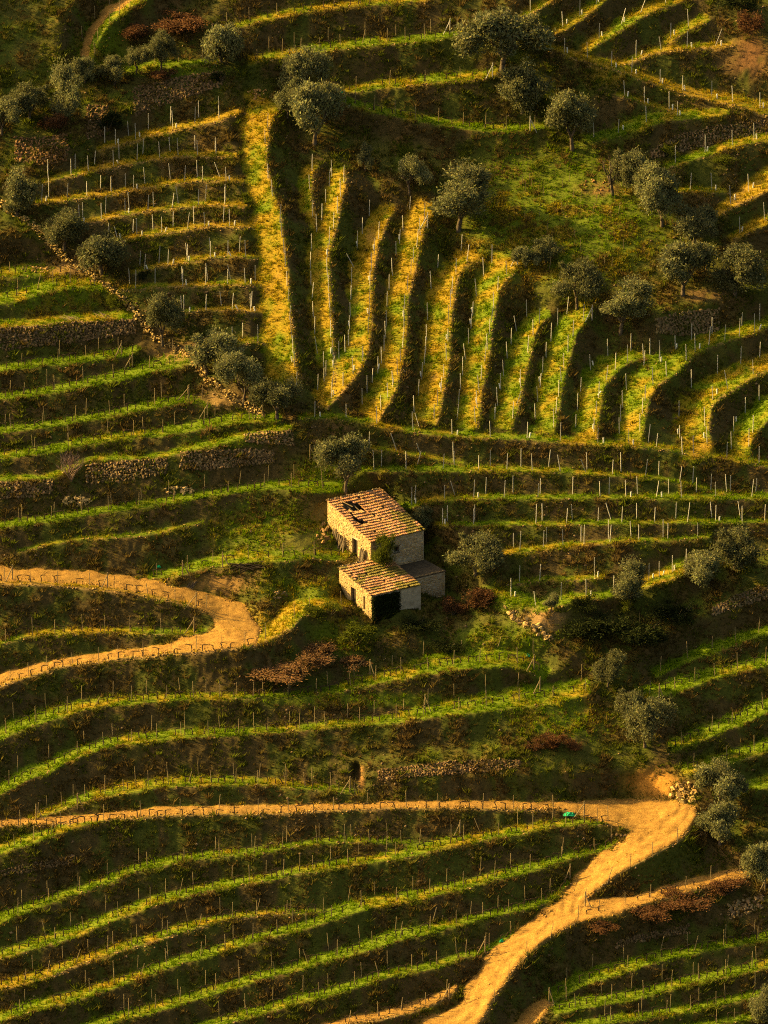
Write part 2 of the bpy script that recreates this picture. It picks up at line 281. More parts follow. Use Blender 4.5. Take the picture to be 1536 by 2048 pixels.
# screened Poisson (Neumann): rows run downwards in the picture
gr = -gv
div = np.zeros((NY, NX))
fx = 0.5 * (gu[:, 1:] + gu[:, :-1]); fy = 0.5 * (gr[1:] + gr[:-1])
div[:, :-1] += fx; div[:, 1:] -= fx; div[:-1] += fy; div[1:] -= fy
div /= H
lam = 1.0 / 9.0 ** 2
# work on the difference to the plane so that its borders are free of slope
r0x = np.zeros((NY, NX - 1)); r0y = np.full((NY - 1, NX), -G0)
d_ = np.zeros((NY, NX)); d_[:-1] += r0y; d_[1:] -= r0y; div -= d_ / H
mir = np.concatenate([np.concatenate([div, div[:, ::-1]], 1), np.concatenate([div[::-1], div[::-1, ::-1]], 1)], 0)
Fh = np.fft.rfft2(mir)
ky = 2 * np.cos(2 * np.pi * np.arange(2 * NY) / (2 * NY)) - 2; kx = 2 * np.cos(2 * np.pi * np.arange(NX + 1) / (2 * NX)) - 2
Fh /= ((ky[:, None] + kx[None, :]) / H ** 2 - lam)
dd = np.fft.irfft2(Fh, s=mir.shape)[:NY, :NX]
dep = d0 + dd
# rough ground: clods and tussocks on the banks, ruts on the roads
wx = U; wy = dep * .94 + V * .34
bank = 1 - tread
rough = (fbm(wx / 1.3, wy / 1.3, 3, 5) - .5) * .40 * bank + (fbm(wx / .35, wy / .35, 2, 9) - .5) * (.10 * bank + .06) + (fbm(wx / 4, wy / 4, 2, 3) - .5) * .5 * bank
rut = np.where(sfr >= 0, np.exp(-((sfr - .30) / .08) ** 2) + np.exp(-((sfr - .68) / .08) ** 2), 0) * (dirt > .5)
dep = dep + rough + blur(rut, 1, 1) * .26 * (.4 + fbm(wx / 2.5, wy / 2.5, 2, 19)) + dirt * ((fbm(wx / .8, wy / .8, 3, 23) - .5) * .28)
dep = dep + 1.5 * np.exp(-((GX - 712) / 9) ** 4 - ((GY - 1543) / 16) ** 4)      # little burrow dug into the bank above the lower road
# where the house stands the slope meets its walls: local frame of the house, then a soft correction of the hill around it
PHI = math.radians(33.0); E1 = np.array([math.cos(PHI), math.sin(PHI), 0]); E2 = np.array([-math.sin(PHI), math.cos(PHI), 0])
def dep_at(x, y): return dep[int(round((y - Y0) / STEP)), int(round((x - X0) / STEP))]
def world_at(x, y, d): return CAM + (D + d) * (AX_F + ((x - 768) / PXM * AX_R + (1024 - y) / PXM * AX_U) / D)
def to_px(P):
    q = np.asarray(P) - CAM; z = q @ AX_F; return 768 + (q @ AX_R) / z * D * PXM, 1024 - (q @ AX_U) / z * D * PXM, z - D
HB = world_at(742, 1128, dep_at(742, 1128))
def house_pt(a, b_, z): return HB + a * E1 + b_ * E2 + np.array([0, 0, z])
ANCH = [(0,8,1.6),(0,5.5,.7),(0,3,0),(0,0,-.1),(-1.5,9,2.0),(-3,3,-.2),(3,9,2.6),(6.6,9,2.2),(7,4.5,-.3),(7.3,0,-2.0),(6.8,-4.2,-3.5),(4,-6,-3.9),(2.0,-6.6,-3.7),(-3.6,-6.4,-3.7),
        (-4.1,-5.5,-3.2),(-4.1,-2.8,-2.5),(-4.1,-.2,-1.4),(-5.5,-1,-1.2),(-6,-4,-2.6)]
ap = [to_px(house_pt(*a)) for a in ANCH]; A_ = np.array([[math.exp(-((p[0]-q[0])**2 + (p[1]-q[1])**2) / (2 * 34.0**2)) for q in ap] for p in ap]) + np.eye(len(ap)) * .02
rw = np.linalg.solve(A_, np.array([p[2] - dep_at(p[0], p[1]) for p in ap]))
for w_, p in zip(rw, ap): dep = dep + w_ * np.exp(-((GX - p[0])**2 + (GY - p[1])**2) / (2 * 34.0**2))
PW = CAM[None, None, :] + (D + dep)[..., None] * (AX_F + (U[..., None] * AX_R + V[..., None] * AX_U) / D)
FOOT = [(.15, 6.1, .15, 7.85, -1.2), (-3.6, 1.9, -5.75, .2, -4.2), (1.8, 6.1, -3.65, .2, -4.2)]     # house, lean-to, annex: the ground below their floors
rel = PW - HB; la = rel @ E1; lb = rel @ E2
for (a0, a1, b0, b1, fz) in FOOT:
    m = (la > a0) & (la < a1) & (lb > b0) & (lb < b1); PW[..., 2] = np.where(m, np.minimum(PW[..., 2], HB[2] + fz), PW[..., 2])
def ground(x, y):
    """world point of the hillside that stands at photo pixel (x, y)"""
    fx = (x - X0) / STEP; fy = (y - Y0) / STEP; ix = np.clip(np.floor(fx).astype(int), 0, NX - 2); iy = np.clip(np.floor(fy).astype(int), 0, NY - 2)
    tx = np.asarray(fx - ix)[..., None]; ty = np.asarray(fy - iy)[..., None]
    return (PW[iy, ix] * (1 - tx) + PW[iy, ix + 1] * tx) * (1 - ty) + (PW[iy + 1, ix] * (1 - tx) + PW[iy + 1, ix + 1] * tx) * ty
def g1(x, y): return Vector(ground(np.float64(x), np.float64(y)))
# surface normals
tu = np.gradient(PW, axis=1); tv = -np.gradient(PW, axis=0); NRM = np.cross(tu, tv); NRM /= np.linalg.norm(NRM, axis=2, keepdims=True) + 1e-9
AREA = np.linalg.norm(np.cross(tu, tv), axis=2)
#@@SPLIT
# ------------------------------------------------------------------ materials
def new_mat(name):
    m = bpy.data.materials.new(name); m.use_nodes = True; nt = m.node_tree
    b = nt.nodes['Principled BSDF']; b.inputs['Roughness'].default_value = .9
    try: b.inputs['Specular IOR Level'].default_value = .15
    except Exception: pass
    return m, nt, b
def nd(nt, typ, **kw):
    n = nt.nodes.new(typ)
    for k, v in kw.items(): setattr(n, k, v)
    return n
def tex_noise(nt, scale, detail=4, rough=.6, coord='Object'):
    tc = nd(nt, 'ShaderNodeTexCoord'); n = nd(nt, 'ShaderNodeTexNoise'); nt.links.new(tc.outputs[coord], n.inputs['Vector'])
    n.inputs['Scale'].default_value = scale; n.inputs['Detail'].default_value = detail; n.inputs['Roughness'].default_value = rough
    return n.outputs['Fac']
def ramp(nt, fac, stops):
    r = nd(nt, 'ShaderNodeValToRGB'); nt.links.new(fac, r.inputs[0]); e = r.color_ramp.elements
    while len(e) < len(stops): e.new(.5)
    for i, (p, c) in enumerate(stops): e[i].position = p; e[i].color = (*c, 1)
    return r.outputs[0]
def mix(nt, fac, a, b, mode='MIX'):
    m = nd(nt, 'ShaderNodeMix', data_type='RGBA', blend_type=mode)
    for sock, v in ((m.inputs[0], fac), (m.inputs[6], a), (m.inputs[7], b)):
        if hasattr(v, 'is_linked'): nt.links.new(v, sock)
        elif isinstance(v, (int, float)): sock.default_value = v
        else: sock.default_value = (*v, 1)
    return m.outputs[2]
def attr(nt, name):
    a = nd(nt, 'ShaderNodeAttribute', attribute_name=name); return a
def bump(nt, b, fac, strength, dist):
    n = nd(nt, 'ShaderNodeBump'); n.inputs['Strength'].default_value = strength; n.inputs['Distance'].default_value = dist
    nt.links.new(fac, n.inputs['Height']); nt.links.new(n.outputs[0], b.inputs['Normal'])
# ground: the colour of each spot is its own soil or sward
M_ground, nt, b = new_mat('hillside_soil')
at = attr(nt, 'soil'); n1 = tex_noise(nt, 6, 5, .7); n2 = tex_noise(nt, 1.2, 4, .6)
v = ramp(nt, n1, [(.3, (.55, .55, .55)), (.7, (1.35, 1.35, 1.35))])
nt.links.new(mix(nt, 1.0, at.outputs['Color'], v, 'MULTIPLY'), b.inputs['Base Color']); bump(nt, b, n1, .6, .08)
M_road, nt, b = new_mat('dirt_road')
n1 = tex_noise(nt, 7, 6, .75); n2 = tex_noise(nt, 1.1, 6, .7)
ca = ramp(nt, n2, [(.3, (.16, .085, .02)), (.47, (.27, .152, .034)), (.72, (.37, .222, .052))]); v = ramp(nt, n1, [(.3, (.45, .42, .4)), (.6, (1.2, 1.2, 1.2))])
nt.links.new(mix(nt, 1.0, ca, v, 'MULTIPLY'), b.inputs['Base Color']); bump(nt, b, n1, .7, .08)
def leaf_mat(name, use_attr=True, col=(.1, .1, .05), tr=.3, var=.35):
    m = bpy.data.materials.new(name); m.use_nodes = True; nt = m.node_tree; nt.nodes.clear()
    out = nd(nt, 'ShaderNodeOutputMaterial'); d = nd(nt, 'ShaderNodeBsdfDiffuse'); t = nd(nt, 'ShaderNodeBsdfTranslucent'); mx = nd(nt, 'ShaderNodeMixShader'); mx.inputs[0].default_value = tr
    if use_attr: c = attr(nt, 'tint').outputs['Color']
    else: c = None
    if not use_attr:
        oi = nd(nt, 'ShaderNodeObjectInfo'); hs = nd(nt, 'ShaderNodeHueSaturation'); hs.inputs['Color'].default_value = (*col, 1)
        at = attr(nt, 'tint'); c = mix(nt, 1.0, at.outputs['Color'], col, 'MULTIPLY')
        mr = nd(nt, 'ShaderNodeMapRange'); nt.links.new(oi.outputs['Random'], mr.inputs[0]); mr.inputs[3].default_value = 1 - var; mr.inputs[4].default_value = 1 + var
        nt.links.new(c, hs.inputs['Color']); nt.links.new(mr.outputs[0], hs.inputs['Value']); c = hs.outputs[0]
    for s in (d, t): nt.links.new(c, s.inputs[0])
    nt.links.new(d.outputs[0], mx.inputs[1]); nt.links.new(t.outputs[0], mx.inputs[2]); nt.links.new(mx.outputs[0], out.inputs[0])
    return m
M_grass = leaf_mat('grass_blades', tr=.35); M_scrub = leaf_mat('scrub_blades', tr=.15)

# ------------------------------------------------------------------ colour of the ground
n_big = fbm(wx / 5, wy / 5, 3, 31); n_mid = fbm(wx / 1.3, wy / 1.3, 3, 41); n_fin = fbm(wx / .45, wy / .45, 2, 51)
dryT = np.clip(dryF + .06 + (n_mid - .5) * .75 + (n_big - .5) * .6, 0, 1)
def C(*c): return np.array(c)
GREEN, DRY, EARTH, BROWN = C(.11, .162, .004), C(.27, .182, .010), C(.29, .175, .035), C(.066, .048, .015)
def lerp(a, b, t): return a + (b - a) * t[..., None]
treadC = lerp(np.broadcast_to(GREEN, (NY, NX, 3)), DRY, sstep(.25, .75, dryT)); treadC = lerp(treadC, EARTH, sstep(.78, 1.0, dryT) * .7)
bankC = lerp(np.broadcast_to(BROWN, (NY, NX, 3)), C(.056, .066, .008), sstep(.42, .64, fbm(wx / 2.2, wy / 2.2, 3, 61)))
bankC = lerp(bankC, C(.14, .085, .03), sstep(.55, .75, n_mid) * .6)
meadow = np.exp(-(((GX - 1120) / 220) ** 2 + ((GY - 440) / 150) ** 2) ** 2)
for (ex, ey, rx, ry) in [(560,1065,150,55),(1110,1440,110,45),(1000,1280,110,30),(1000,1195,50,30),(640,945,60,40),(120,590,130,40),(200,100,50,60),(330,140,110,16),(1230,150,60,20),(500,1250,50,40),(680,1270,60,40),(760,1400,260,14),(460,880,80,14),(600,1180,90,30)]:
    meadow = np.maximum(meadow, np.exp(-(((GX - ex) / rx) ** 2 + ((GY - ey) / ry) ** 2) ** 2) * .9)
openC = lerp(np.broadcast_to(C(.095, .13, .006), (NY, NX, 3)), C(.22, .165, .018), sstep(.42, .65, n_mid))
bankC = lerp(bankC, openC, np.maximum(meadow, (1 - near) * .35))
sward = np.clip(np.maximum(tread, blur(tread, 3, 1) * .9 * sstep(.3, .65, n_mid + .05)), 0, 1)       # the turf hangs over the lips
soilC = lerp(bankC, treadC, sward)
# crumbly earth along the lip of each strip
lipE = np.exp(-(lipd / 3.0) ** 2) * sstep(.3, .7, dryF + (n_fin - .5)) * .6
soilC = lerp(soilC, C(.23, .15, .07), lipE)
bare = np.zeros((NY, NX))
for (ex, ey, rx, ry, cc) in [(1308,1568,52,32,(.36,.175,.03)),(440,1168,62,20,(.22,.13,.04)),(722,1556,8,26,(.26,.13,.04)),(350,705,50,22,(.22,.14,.05)),(455,800,60,16,(.22,.14,.05)),(140,535,60,14,(.25,.16,.06)),(1215,1010,1,1,(.2,.1,.05)),
                           (1090,1235,46,24,(.24,.15,.06)),(1200,378,46,16,(.18,.11,.035)),(600,1090,50,34,(.12,.12,.02)),(640,1020,44,24,(.16,.12,.03)),(1500,110,46,50,(.17,.085,.03)),(1410,590,60,16,(.16,.10,.04))]:
    e = np.exp(-(((GX - ex) / rx) ** 2 + ((GY - ey) / ry) ** 2) ** 1.5) * sstep(.25, .6, n_mid + (.5 if cc[0] > .3 else .15)); soilC = lerp(soilC, C(*cc), e); bare = np.maximum(bare, e)
soilC = np.concatenate([soilC, np.ones((NY, NX, 1))], 2)
# ------------------------------------------------------------------ hillside and roads
idx = np.arange(NX * NY).reshape(NY, NX)
quads = np.stack([idx[1:, :-1], idx[1:, 1:], idx[:-1, 1:], idx[:-1, :-1]], -1).reshape(-1, 4)
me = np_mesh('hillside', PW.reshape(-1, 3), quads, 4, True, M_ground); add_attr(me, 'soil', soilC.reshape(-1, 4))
hill = link(bpy.data.objects.new('hillside', me)); tag(hill, 'terraced hillside of grass strips and steep scrubby banks', kind='structure')
dm = blur(dirt, 1, 2) + (fbm(wx / .5, wy / .5, 2, 71) - .5) * .4 * (blur(dirt, 2, 1) > .03)
off = np.clip(dm - .5, -.5, .5) * .24
RP = PW + NRM * off[..., None]
cellm = (np.maximum.reduce([dm[1:, :-1], dm[1:, 1:], dm[:-1, 1:], dm[:-1, :-1]]) > .25)
# the separate dirt roads
lab = np.zeros(cellm.shape, int)
cx = 0.5 * (gx[1:] + gx[:-1])[None, :] + 0 * cellm; cy = 0.5 * (gy[1:] + gy[:-1])[:, None] + 0 * cellm
lab[cellm & (cy < 1440)] = 1; lab[cellm & (cy < 300)] = 5; lab[cellm & (cy >= 1440)] = 2; lab[cellm & (cy > 1960) & (cx < 880 + (2048 - cy) * .25)] = 3; lab[cellm & (cx > 1040) & (cx - 1040 > (2000 - cy) * 1.1) & (cy > 1960)] = 4
for k, nm, lb in ((1, 'dirt_road', 'orange dirt road with a hairpin bend left of the stone house'), (2, 'dirt_road', 'orange dirt track that crosses the hill and runs steeply down to the bottom'),
                  (3, 'earth_path', 'bare earth strip at the bottom edge'), (4, 'earth_path', 'bare earth patch right of the steep track at the bottom'), (5, 'earth_track', 'little earth track at the top left')):
    q = quads.reshape(NY - 1, NX - 1, 4)[lab == k]
    if not len(q): continue
    u_, inv = np.unique(q, return_inverse=True)
    me = np_mesh(nm, RP.reshape(-1, 3)[u_], inv.reshape(-1, 4), 4, True, M_road)
    tag(link(bpy.data.objects.new(nm, me)), lb, kind='structure')
#@@SPLIT
# ------------------------------------------------------------------ grass and scrub, real blades
def blades(name, n, dens, hgt, wid, colf, mat, label, cat, nb=4, lean=.5, seed=1):
    r = np.random.default_rng(seed)
    p = (dens * AREA).ravel(); p /= p.sum(); k = r.choice(len(p), n, p=p)
    iy, ix = np.divmod(k, NX); iy = np.minimum(iy, NY - 2); ix = np.minimum(ix, NX - 2)
    px = gx[ix] + r.random(n) * STEP; py = gy[iy] + r.random(n) * STEP
    base = ground(px, py); hs = hgt(iy, ix, r) ; col = colf(iy, ix, r)
    co = np.empty((n, nb, 3, 3), np.float32); 
    for bq in range(nb):
        a = r.random(n) * 6.283; rad = r.random(n) * hs * .5; bx = base + np.stack([np.cos(a) * rad, np.sin(a) * rad, np.full(n, -.03)], 1)
        a2 = r.random(n) * 6.283; w = wid * (.6 + .8 * r.random(n)) * np.clip(hs / .25, .7, 2); side = np.stack([np.cos(a2) * w, np.sin(a2) * w, np.zeros(n)], 1)
        h = hs * (.6 + .7 * r.random(n)); tip = bx + np.stack([np.cos(a) * h * lean * r.random(n), np.sin(a) * h * lean * r.random(n), h], 1)
        co[:, bq, 0] = bx - side; co[:, bq, 1] = bx + side; co[:, bq, 2] = tip
    fc = np.arange(n * nb * 3).reshape(-1, 3)
    me = np_mesh(name, co.reshape(-1, 3), fc, 3, False, mat)
    cc = np.repeat(col, nb * 3, 0) * (0.88 + .24 * np.repeat(r.random(n * nb), 3))[:, None]; cc = np.concatenate([cc, np.ones((len(cc), 1))], 1)
    add_attr(me, 'tint', cc)
    return tag(link(bpy.data.objects.new(name, me)), label, cat, kind='stuff')
inframe = ((GX > -40) & (GX < 1576) & (GY > -40) & (GY < 2090)) * .85 + .15
gd = (1 - sstep(.7, 1, dryT) * .7 * (dirt < .3)) * inframe * np.clip(tread * (1 - np.clip(dirt * 1.3, 0, 1)) * (.25 + sstep(.35, .6, n_fin) * .9) + meadow * 1.1 * (1 - bare) * (.3 + sstep(.35, .6, n_mid)) * (1 - tread) + (1 - tread) * sstep(.1, .5, blur(tread, 3, 1)) * (1 - dirt) * .55 * sstep(.35, .6, n_mid), 0, 1.2) * (1 - np.clip(lipE * 1.2, 0, .9)) + inframe * (dirt > .5) * (np.exp(-((sfr - .48) / .07) ** 2) + np.exp(-((sfr - .98) / .06) ** 2)) * .5 * sstep(.5, .7, n_mid)
def gcol(iy, ix, r):
    t = dryT[iy, ix] + (r.random(len(iy)) - .5) * .35
    a = C(.122, .205, .004) + (C(.32, .225, .012) - C(.122, .205, .004)) * sstep(.32, .85, t)[:, None]
    return a
blades('grass', 150000, gd, lambda iy, ix, r: (.08 + .26 * r.random(len(iy)) ** 2 * (.4 + n_fin[iy, ix])), .045, gcol, M_grass, 'short green and straw-coloured grass on the terrace strips', 'grass', 4, .8, 11)
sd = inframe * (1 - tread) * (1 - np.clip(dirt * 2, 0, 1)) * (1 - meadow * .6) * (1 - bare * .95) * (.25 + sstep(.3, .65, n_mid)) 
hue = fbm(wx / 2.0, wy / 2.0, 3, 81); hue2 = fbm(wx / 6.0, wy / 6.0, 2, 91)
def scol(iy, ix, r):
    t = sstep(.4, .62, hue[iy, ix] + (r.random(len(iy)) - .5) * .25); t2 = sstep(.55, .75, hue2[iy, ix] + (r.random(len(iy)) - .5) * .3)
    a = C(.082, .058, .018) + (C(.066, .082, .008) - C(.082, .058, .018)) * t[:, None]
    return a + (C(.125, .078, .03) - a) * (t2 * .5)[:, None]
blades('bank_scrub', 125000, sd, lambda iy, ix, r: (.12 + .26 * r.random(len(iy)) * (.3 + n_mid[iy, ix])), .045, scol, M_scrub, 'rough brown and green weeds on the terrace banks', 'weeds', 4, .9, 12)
blades('weed_clumps', 12000, sd * (.15 + sstep(.45, .65, fbm(wx / 2.2, wy / 2.2, 2, 15))), lambda iy, ix, r: (.22 + .42 * r.random(len(iy)) ** 2.5), .034, lambda iy, ix, r: scol(iy, ix, r) * (1.25 + .5 * r.random((len(iy), 1))), M_grass, 'taller weed clumps on the terrace banks', 'weeds', 16, 1.4, 13)
# loose clods and pebbles on the roads and along the crumbling lips
def clods(name, n, dens, lo, hi, mat, col, label, seed):
    r = np.random.default_rng(seed); p = (dens * AREA).ravel(); p /= p.sum(); k = r.choice(len(p), n, p=p); iy, ix = np.divmod(k, NX); iy = np.minimum(iy, NY - 2); ix = np.minimum(ix, NX - 2)
    base = ground(gx[ix] + r.random(n) * STEP, gy[iy] + r.random(n) * STEP); s = (lo + (hi - lo) * r.random(n) ** 3)[:, None, None]
    oct_ = np.array([(1, 0, 0), (0, 1, 0), (-1, 0, 0), (0, -1, 0), (.1, .1, .9), (0, 0, -.7)]); a = r.random(n) * 6.283; c_, s_ = np.cos(a), np.sin(a)
    v = oct_[None] * (.6 + .8 * r.random((n, 6, 1))) * s * np.array([1.2, .9, .8]); v = np.stack([v[..., 0] * c_[:, None] - v[..., 1] * s_[:, None], v[..., 0] * s_[:, None] + v[..., 1] * c_[:, None], v[..., 2]], -1) + base[:, None, :] + np.array([0, 0, .05])
    f = np.array([(0, 1, 4), (1, 2, 4), (2, 3, 4), (3, 0, 4), (1, 0, 5), (2, 1, 5), (3, 2, 5), (0, 3, 5)]); fc = (f[None] + (np.arange(n) * 6)[:, None, None]).reshape(-1, 3)
    me = np_mesh(name, v.reshape(-1, 3), fc, 3, False, mat); cc = np.array(col)[None] * r.uniform(.6, 1.35, (n, 1)); add_attr(me, 'tint', np.repeat(np.concatenate([cc, np.ones((n, 1))], 1), 6, 0)); add_attr(me, 'soil', np.repeat(np.concatenate([cc, np.ones((n, 1))], 1), 6, 0))
    return tag(link(bpy.data.objects.new(name, me)), label, 'stones', kind='stuff')
clods('road_clods', 14000, (dm > .55) * (.2 + sstep(.45, .65, n_mid)), .03, .16, M_ground, (.33, .19, .05), 'clods of earth and pebbles on the dirt roads', 31)
clods('lip_pebbles', 6000, inframe * (1 - dirt) * np.exp(-(lipd / 4.0) ** 2) * sstep(.3, .6, dryF + (n_fin - .5) * .6), .03, .15, M_ground, (.34, .22, .09), 'crumbled earth and pebbles along the terrace lips', 32)
clods('bank_stones', 2500, sd * sstep(.55, .75, hue2) + sd * .15, .05, .2, M_ground, (.22, .15, .08), 'small stones lying in the banks', 33)
#@@SPLIT
# ------------------------------------------------------------------ building blocks
class MB:
    """collects triangles and quads for one mesh"""
    def __init__(s): s.v = []; s.f = []; s.c = []
    def add(s, vs, fs, col=None):
        n = len(s.v); s.v += [tuple(x) for x in vs]; s.f += [tuple(i + n for i in f) for f in fs]
        if col is not None: s.c += [(*col, 1)] * len(vs)
    def box(s, M, sx, sy, sz, col=None, jit=0):
        vs = [M @ Vector((x * sx / 2, y * sy / 2, z * sz / 2)) + Vector((random.uniform(-jit, jit), random.uniform(-jit, jit), random.uniform(-jit, jit))) for x in (-1, 1) for y in (-1, 1) for z in (-1, 1)]
        s.add(vs, [(0, 1, 3, 2), (4, 6, 7, 5), (0, 4, 5, 1), (2, 3, 7, 6), (0, 2, 6, 4), (1, 5, 7, 3)], col)
    def bar(s, p, q, r0, r1=None, n=5, col=None):
        p = Vector(p); q = Vector(q); r1 = r0 if r1 is None else r1; d = (q - p); 
        if d.length < 1e-6: return
        d.normalize(); x = d.orthogonal().normalized(); y = d.cross(x)
        vs = []; 
        for c, r in ((p, r0), (q, r1)):
            for i in range(n): a = 6.28318 * i / n; vs.append(c + x * (math.cos(a) * r) + y * (math.sin(a) * r))
        fs = [(i, (i + 1) % n, n + (i + 1) % n, n + i) for i in range(n)] + [tuple(range(n))[::-1], tuple(range(n, 2 * n))]
        s.add(vs, fs, col)
    def mesh(s, name, mat, smooth=False):
        me = bpy.data.meshes.new(name); me.from_pydata(s.v, [], s.f); me.update()
        if s.c: add_attr(me, 'tint', np.array(s.c))
        if smooth: me.polygons.foreach_set('use_smooth', np.ones(len(me.polygons), bool))
        me.materials.append(mat); return me
    def obj(s, name, mat, parent=None, smooth=False): return link(bpy.data.objects.new(name, s.mesh(name, mat, smooth)), parent)
def empty(name, loc, label=None, cat=None, group=None):
    o = bpy.data.objects.new(name, None); o.location = loc; link(o); return tag(o, label, cat, group)
def rock_mesh(seed):
    r = random.Random(seed); bm = bmesh.new()
    for i in range(11):
        v = Vector((r.gauss(0, 1), r.gauss(0, 1), r.gauss(0, 1))).normalized(); bm.verts.new((v.x * .5, v.y * .42, v.z * .36))
    bmesh.ops.convex_hull(bm, input=bm.verts); 
    for v in [v for v in bm.verts if not v.link_faces]: bm.verts.remove(v)
    return [tuple(v.co) for v in bm.verts], [tuple(v.index for v in f.verts) for f in bm.faces] if not bm.verts.index_update() else None
ROCKS = [rock_mesh(i) for i in range(8)]
def simple_mat(name, stops, scale=4, bs=.4, bd=.05, detail=5, rough=.9, attr_tint=False):
    m, nt, b = new_mat(name); f = tex_noise(nt, scale, detail, .65); c = ramp(nt, f, stops); b.inputs['Roughness'].default_value = rough
    if attr_tint: c = mix(nt, 1.0, c, attr(nt, 'tint').outputs['Color'], 'MULTIPLY')
    nt.links.new(c, b.inputs['Base Color']); bump(nt, b, f, bs, bd); return m
M_stone = simple_mat('schist_stone', [(.3, (.16, .115, .06)), (.55, (.27, .20, .11)), (.75, (.36, .275, .16))], 5, attr_tint=True)
M_mortar = simple_mat('earth_mortar', [(.3, (.26, .19, .10)), (.7, (.42, .32, .18))], 4)
M_plaster = simple_mat('grey_plaster', [(.3, (.24, .205, .155)), (.55, (.40, .35, .28)), (.75, (.50, .45, .37))], 1.6, detail=8)
M_wood = simple_mat('weathered_wood', [(.3, (.07, .055, .04)), (.7, (.17, .13, .09))], 9)
M_darkwood = simple_mat('dark_wood', [(.3, (.018, .014, .011)), (.7, (.05, .038, .028))], 9)
M_tile = simple_mat('clay_tile', [(.3, (.26, .125, .06)), (.55, (.39, .21, .105)), (.8, (.47, .29, .16))], 5, attr_tint=True)
M_conc = simple_mat('old_concrete', [(.3, (.05, .038, .028)), (.7, (.12, .095, .065))], 2.5)
M_post = simple_mat('grey_post', [(.3, (.34, .33, .31)), (.7, (.52, .51, .48))], 14)
M_wpost = simple_mat('wooden_post', [(.3, (.15, .115, .06)), (.7, (.30, .24, .14))], 14)
M_vine = simple_mat('vine_bark', [(.3, (.03, .02, .014)), (.7, (.07, .048, .032))], 14)
M_white = simple_mat('white_plastic', [(.3, (.70, .70, .66)), (.7, (.82, .82, .79))], 4)
M_bark = simple_mat('olive_bark', [(.3, (.05, .04, .03)), (.7, (.14, .11, .08))], 8)
M_olive = leaf_mat('olive_leaves', False, (.150, .160, .070), .25, .22)
M_green = leaf_mat('green_leaves', False, (.085, .105, .012), .3, .2)
M_rust = leaf_mat('russet_leaves', False, (.115, .060, .028), .25, .2)
M_straw = leaf_mat('straw_twigs', False, (.17, .10, .045), .1, .2)
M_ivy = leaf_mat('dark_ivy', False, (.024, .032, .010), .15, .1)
M_net = simple_mat('green_net', [(.3, (.01, .30, .13)), (.7, (.02, .42, .20))], 6)

# ------------------------------------------------------------------ stone house with lean-to and annex
H0 = Vector(HB); e1 = Vector(E1); e2 = Vector(E2); EZ = Vector((0, 0, 1))
HM = Matrix(((e1.x, e2.x, 0, H0.x), (e1.y, e2.y, 0, H0.y), (0, 0, 1, H0.z), (0, 0, 0, 1)))   # local (a along front, b to the back, z up)
def local_empty(name, label, cat):
    o = empty(name, (0, 0, 0), label, cat); o.matrix_world = HM; return o
def wall_run(mb, along, p0, p1, zb, zt0, zt1, at, th, holes=()):
    """a wall that runs along 'a' or 'b' from p0 to p1, its outer face at 'at' and thickness th (signed), sloping top, rectangular openings (q0,q1,z0,z1)"""
    cuts = sorted({p0, p1, *[h[0] for h in holes], *[h[1] for h in holes]})
    zt = lambda q: zt0 + (zt1 - zt0) * (q - p0) / (p1 - p0)
    P = (lambda q, d, z: (q, d, z)) if along == 'a' else (lambda q, d, z: (d, q, z))
    for i in range(len(cuts) - 1):
        q0, q1 = cuts[i], cuts[i + 1]; qm = (q0 + q1) / 2
        zs = [(zb, None)]; hh = sorted([h for h in holes if h[0] - 1e-6 <= qm <= h[1] + 1e-6], key=lambda h: h[2])
        lo = zb; spans = []
        for h in hh: spans.append((lo, lo, h[2], h[2])); lo = h[3]
        spans.append((lo, lo, zt(q0), zt(q1)))
        for (a0, a1, t0, t1) in spans:
            vs = [P(q0, at, a0), P(q1, at, a1), P(q1, at, t1), P(q0, at, t0), P(q0, at + th, a0), P(q1, at + th, a1), P(q1, at + th, t1), P(q0, at + th, t0)]
            mb.add(vs, [(0, 1, 2, 3), (7, 6, 5, 4), (0, 4, 5, 1), (3, 2, 6, 7), (0, 3, 7, 4), (1, 5, 6, 2)])
